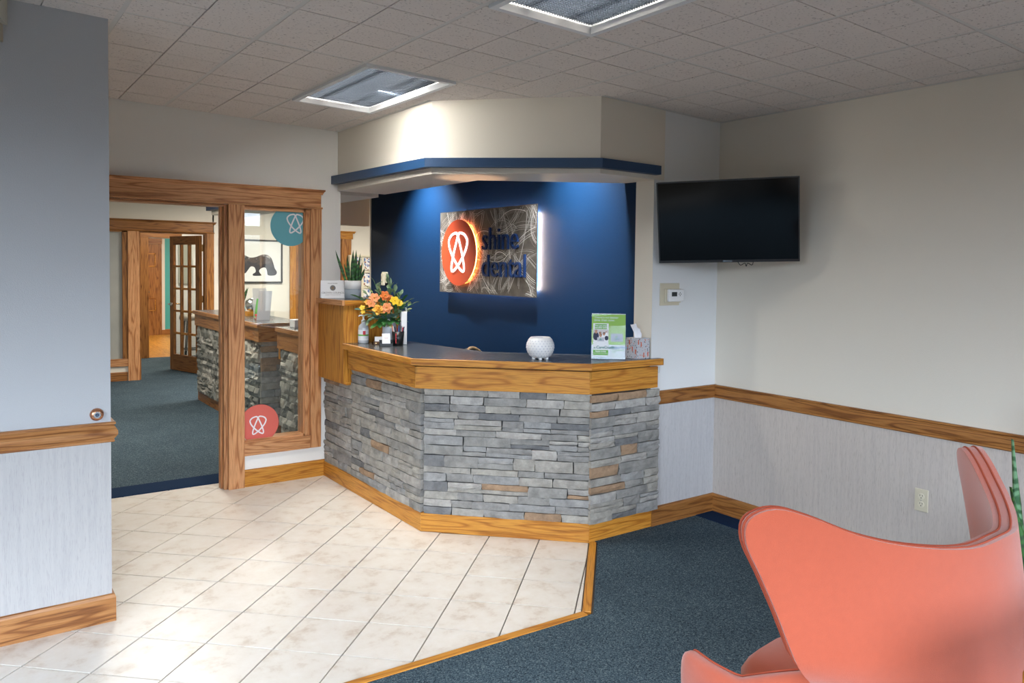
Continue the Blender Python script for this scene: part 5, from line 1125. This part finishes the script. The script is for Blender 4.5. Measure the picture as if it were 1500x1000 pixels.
# stool beyond the glazed door
sl = thing('counter_stool', 'black legged stool with round grey seat behind the glass door', 'stool', (3.12, 13.75, .004))
MB().lathe([(0, 0), (.19, 0), (.205, .03), (.20, .075), (.17, .09), (0, .092)], (3.12, 13.75, .70), 28).build('seat', plain('grey_vinyl', (.36, .33, .29), .5), sl, smooth=True)
for k in range(4):
    a_ = pi / 4 + k * pi / 2; MB().tube([V(3.12 + .14 * cos(a_), 13.75 + .14 * sin(a_), .70), V(3.12 + .21 * cos(a_), 13.75 + .21 * sin(a_), .004)], .02, 8).build('leg', BLACK, sl)
for k in range(4):
    a_ = pi / 4 + k * pi / 2; b_ = a_ + pi / 2; MB().tube([V(3.12 + .19 * cos(a_), 13.75 + .19 * sin(a_), .22), V(3.12 + .19 * cos(b_), 13.75 + .19 * sin(b_), .22)], .012, 6).build('stretcher', BLACK, sl)
st(MB().box(3.34, 14.665, 1.18, 3.45, 14.69, 1.72).build('trim_13', PAPER))
st(MB().box(3.10, 14.66, 1.28, 3.32, 14.69, 2.09).build('trim_10', plain('grey_green_board', (.36, .38, .33), .6)))

# second desk, along the hall
hd_ = thing('hall_desk', 'rough grey stone desk with oak counter along the hallway, seen through sidelight', 'desk', (2.5, 8.2, 0))
MB().box(2.34, 7.52, 0, 2.75, 9.88, 1.03).build('carcass', MORTAR, hd_)
n2 = veneer((2.34, 9.88), (2.34, 7.52), .115, .90, (-1, 0, 0), STONE2, hd_, .055, .095, .10, .24, .03, 2.4)
n2 += veneer((2.31, 7.52), (2.75, 7.52), .115, .90, (0, -1, 0), STONE, hd_, .05, .085, .12, .26, .025, 1.0)
band('base_board', [(2.306, 9.9), (2.306, 7.49), (2.75, 7.49)], 0, .114, .03, OAKD, hd_)
band('fascia', [(2.275, 9.92), (2.275, 7.455), (2.75, 7.455)], .90, 1.036, .03, OAKM, hd_)
band('counter_edge', [(2.255, 9.93), (2.255, 7.435), (2.75, 7.435)], 1.036, 1.0765, .02, OAKM, hd_)
MB().box(2.275, 7.455, 1.036, 2.74, 9.93, 1.0768).build('countertop', LAM, hd_)
hp = thing('hall_ledge', 'short stone and oak ledge just inside the sidelight', 'desk', (2.5, 6.5, 0))
MB().box(2.36, 5.99, 0, 2.72, 6.95, 1.03).build('carcass', MORTAR, hp)
n2 += veneer((2.36, 6.95), (2.36, 5.99), .115, .885, (-1, 0, 0), STONE2, hp, .055, .095, .10, .24, .03, 2.4)
n2 += veneer((2.33, 6.95), (2.72, 6.95), .115, .885, (0, 1, 0), STONE2, hp, .055, .095, .10, .24, .02, 1.4)
band('fascia', [(2.75, 7.0), (2.30, 7.0), (2.30, 5.98)][::-1] if False else [(2.30, 7.0), (2.30, 5.98)], .885, 1.036, .03, OAKD, hp)
band('counter_edge', [(2.283, 7.01), (2.283, 5.98)], 1.036, 1.0765, .02, OAKD, hp)
MB().box(2.303, 5.98, 1.036, 2.73, 7.01, 1.0768).build('countertop', LAM, hp); MB().box(2.33, 6.955, .885, 2.72, 6.995, 1.035).build('end_fascia', OAKD, hp); MB().box(2.31, 5.98, 0, 2.36, 6.97, .11, 'y').build('base_board', OAKD, hp)
MB().slab((2.33, 7.02, .78), (0, 0, .12), (.10, 0, 0), (0, .03, 0)).build('bracket', OAK, hp)
print('hall stones', n2)
st(MB().box(2.39, 5.98, 2.20, 2.80, 9.6, 2.87, 'y').build('trim_11', PAINT)); st(MB().box(2.34, 5.98, 2.25, 2.389, 9.65, 2.305, 'y').build('trim_12', BLUET))
# clutter on the hall desk
gp = thing('display_panel', 'grey display panel leaning on the hall desk counter', 'display', (2.50, 7.97, CT)); gR = Matrix.Rotation(-.3, 3, 'Z')
MB().slab((2.40, 7.93, CT), gR @ V(.125, 0, 0), V(.045, .06, .29), gR @ V(0, .006, 0)).build('panel', plain('grey_panel', (.42, .43, .47), .4), gp); MB().slab((2.405, 7.935, CT), gR @ V(.11, 0, 0), V(.0, .12, .02), V(0, 0, .004)).build('foot', ACRYL, gp)
PC = [plain('print_%d' % k, c, .5) for k, c in enumerate(((.10, .35, .08), (.04, .05, .08), (.6, .6, .58), (.30, .34, .30), (.12, .16, .24)))]
for k in range(6):
    bk = MB().slab((2.47 + .022 * k, 8.17 - .004 * k, CT), (.012, .12, 0), (.03, 0, .20 + .035 * (k % 3)), (.008, 0, 0)).build('brochure', PC[k % 5], None)
    tag(bk, ('green topped', 'black', 'pale', 'grey green', 'navy', 'second green topped')[k] + ' brochure standing in the rack on the hall desk', 'brochure', 'brochures on the hall desk')
br_ = thing('brochure_rack', 'clear rack base under the brochures on the hall desk', 'rack', (2.53, 8.22, CT)); MB().box(2.45, 8.13, CT + .0005, 2.64, 8.14, CT + .07).build('front_lip', ACRYL, br_); MB().box(2.45, 8.32, CT + .0005, 2.64, 8.33, CT + .14).build('rear_wall', ACRYL, br_)
pk = thing('red_stapler', 'small red stapler lying on the hall desk counter', 'stapler', (2.46, 8.06, CT)); MB().box(2.435, 8.02, CT, 2.475, 8.12, CT + .015, 'y').build('base', plain('red_enamel', (.5, .03, .05), .35), pk, bevel=.005); MB().slab((2.437, 8.02, CT + .018), (0, .10, .012), (.036, 0, 0), (0, 0, .02)).build('arm', plain('red_enamel_top', (.52, .03, .05), .35), pk, bevel=.006)
ph_ = thing('desk_mirror', 'round shiny mirror ball holder on a wooden block on the hall desk', 'ornament', (2.56, 8.62, CT)); MB().box(2.50, 8.57, CT, 2.62, 8.67, CT + .05).build('block', OAK, ph_); MB().lathe([(0, 0), (.05, .01), (.072, .06), (.065, .11), (.03, .135), (0, .14)], (2.56, 8.62, CT + .05), 24).build('dome', CHROME, ph_, smooth=True)
hpn = thing('hall_plant', 'small plant with thin dark leaves at the sidelight post edge', 'plant', (2.50, 8.85, CT)); MB().lathe([(0, 0), (.05, 0), (.06, .09), (.05, .09), (0, .08)], (2.50, 8.85, CT), 20).build('pot', plain('teal_pot', (.06, .22, .24), .4), hpn, smooth=True)
for k in range(7): a_ = k * .9; blade((2.50, 8.85, CT + .07), (2.50 + .09 * cos(a_), 8.85 + .09 * sin(a_), CT + .30 + .03 * (k % 3)), .02, SN1, hpn)
wp_ = thing('white_sheet_stand', 'white sheet standing behind the brochures on the hall desk', 'paper', (2.60, 8.45, CT)); MB().slab((2.52, 8.42, CT), (.16, .03, 0), (0, .05, .30), (0, .003, 0)).build('sheet', PAPER, wp_); MB().slab((2.52, 8.42, CT), (.16, .03, 0), (0, .10, .004), (0, 0, .003)).build('foot', ACRYL, wp_)
tb2 = thing('white_tissue_box', 'flat white tissue box on the ledge inside the sidelight', 'tissue box', (2.47, 6.88, CT)); MB().box(2.39, 6.80, CT, 2.62, 6.93, CT + .07).build('carton', dotmat('white_print_card', (.72, .72, .73), [(0, (.15, .15, .17)), (.5, (.4, .4, .42))], 40, .16), tb2, bevel=.003); MB().box(2.45, 6.845, CT + .07, 2.56, 6.885, CT + .0725).build('opening', PAPER, tb2)

# ------------------------------------------------------------------ foreground: floor plant and side table
pt = thing('floor_snake_plant', 'tall banded snake plant leaves at the right edge beside the foreground chair', 'plant', (2.83, 0.99, .004))
MB().lathe([(0, 0), (.12, 0), (.15, .30), (.16, .34), (.14, .34), (.13, .30), (0, .29)], (2.83, 0.99, .004), 32).build('pot', plain('charcoal_pot', (.04, .04, .045), .5), pt, smooth=True)
MB().lathe([(0, .285), (.13, .29), (0, .30)], (2.83, 0.99, .004), 20).build('soil', plain('dark_soil', (.03, .02, .012), .95), pt)
for bx, by, tx, ty, tz, w, m in ((-.05, .04, -.123, .09, 1.107, .032, SN2), (-.02, -.02, -.130, .088, .955, .03, SN1), (.04, -.02, .08, -.10, 1.0, .055, SN2), (.02, .05, .08, .12, .9, .05, SN2), (-.05, -.02, -.10, -.06, .74, .05, SN1), (.03, -.06, .02, -.16, .95, .05, SN2)):
    blade((2.83 + bx, 0.99 + by, .29), (2.83 + tx, 0.99 + ty, tz), w, m, pt, th=.006)
stb = thing('side_table', 'small oak side table, one corner showing at lower right', 'table', (1.82, .38, .004))
MB().box(1.59, .15, .86, 2.05, .605, .896).build('top', OAK, stb, bevel=.006)
for a, b in ((1.62, .18), (2.02, .18), (1.62, .575), (2.02, .575)): MB().box(a - .02, b - .02, .004, a + .02, b + .02, .86, 'z').build('leg', OAK, stb)
MB().box(1.61, .17, .80, 2.03, .585, .86).build('apron', OAK, stb)
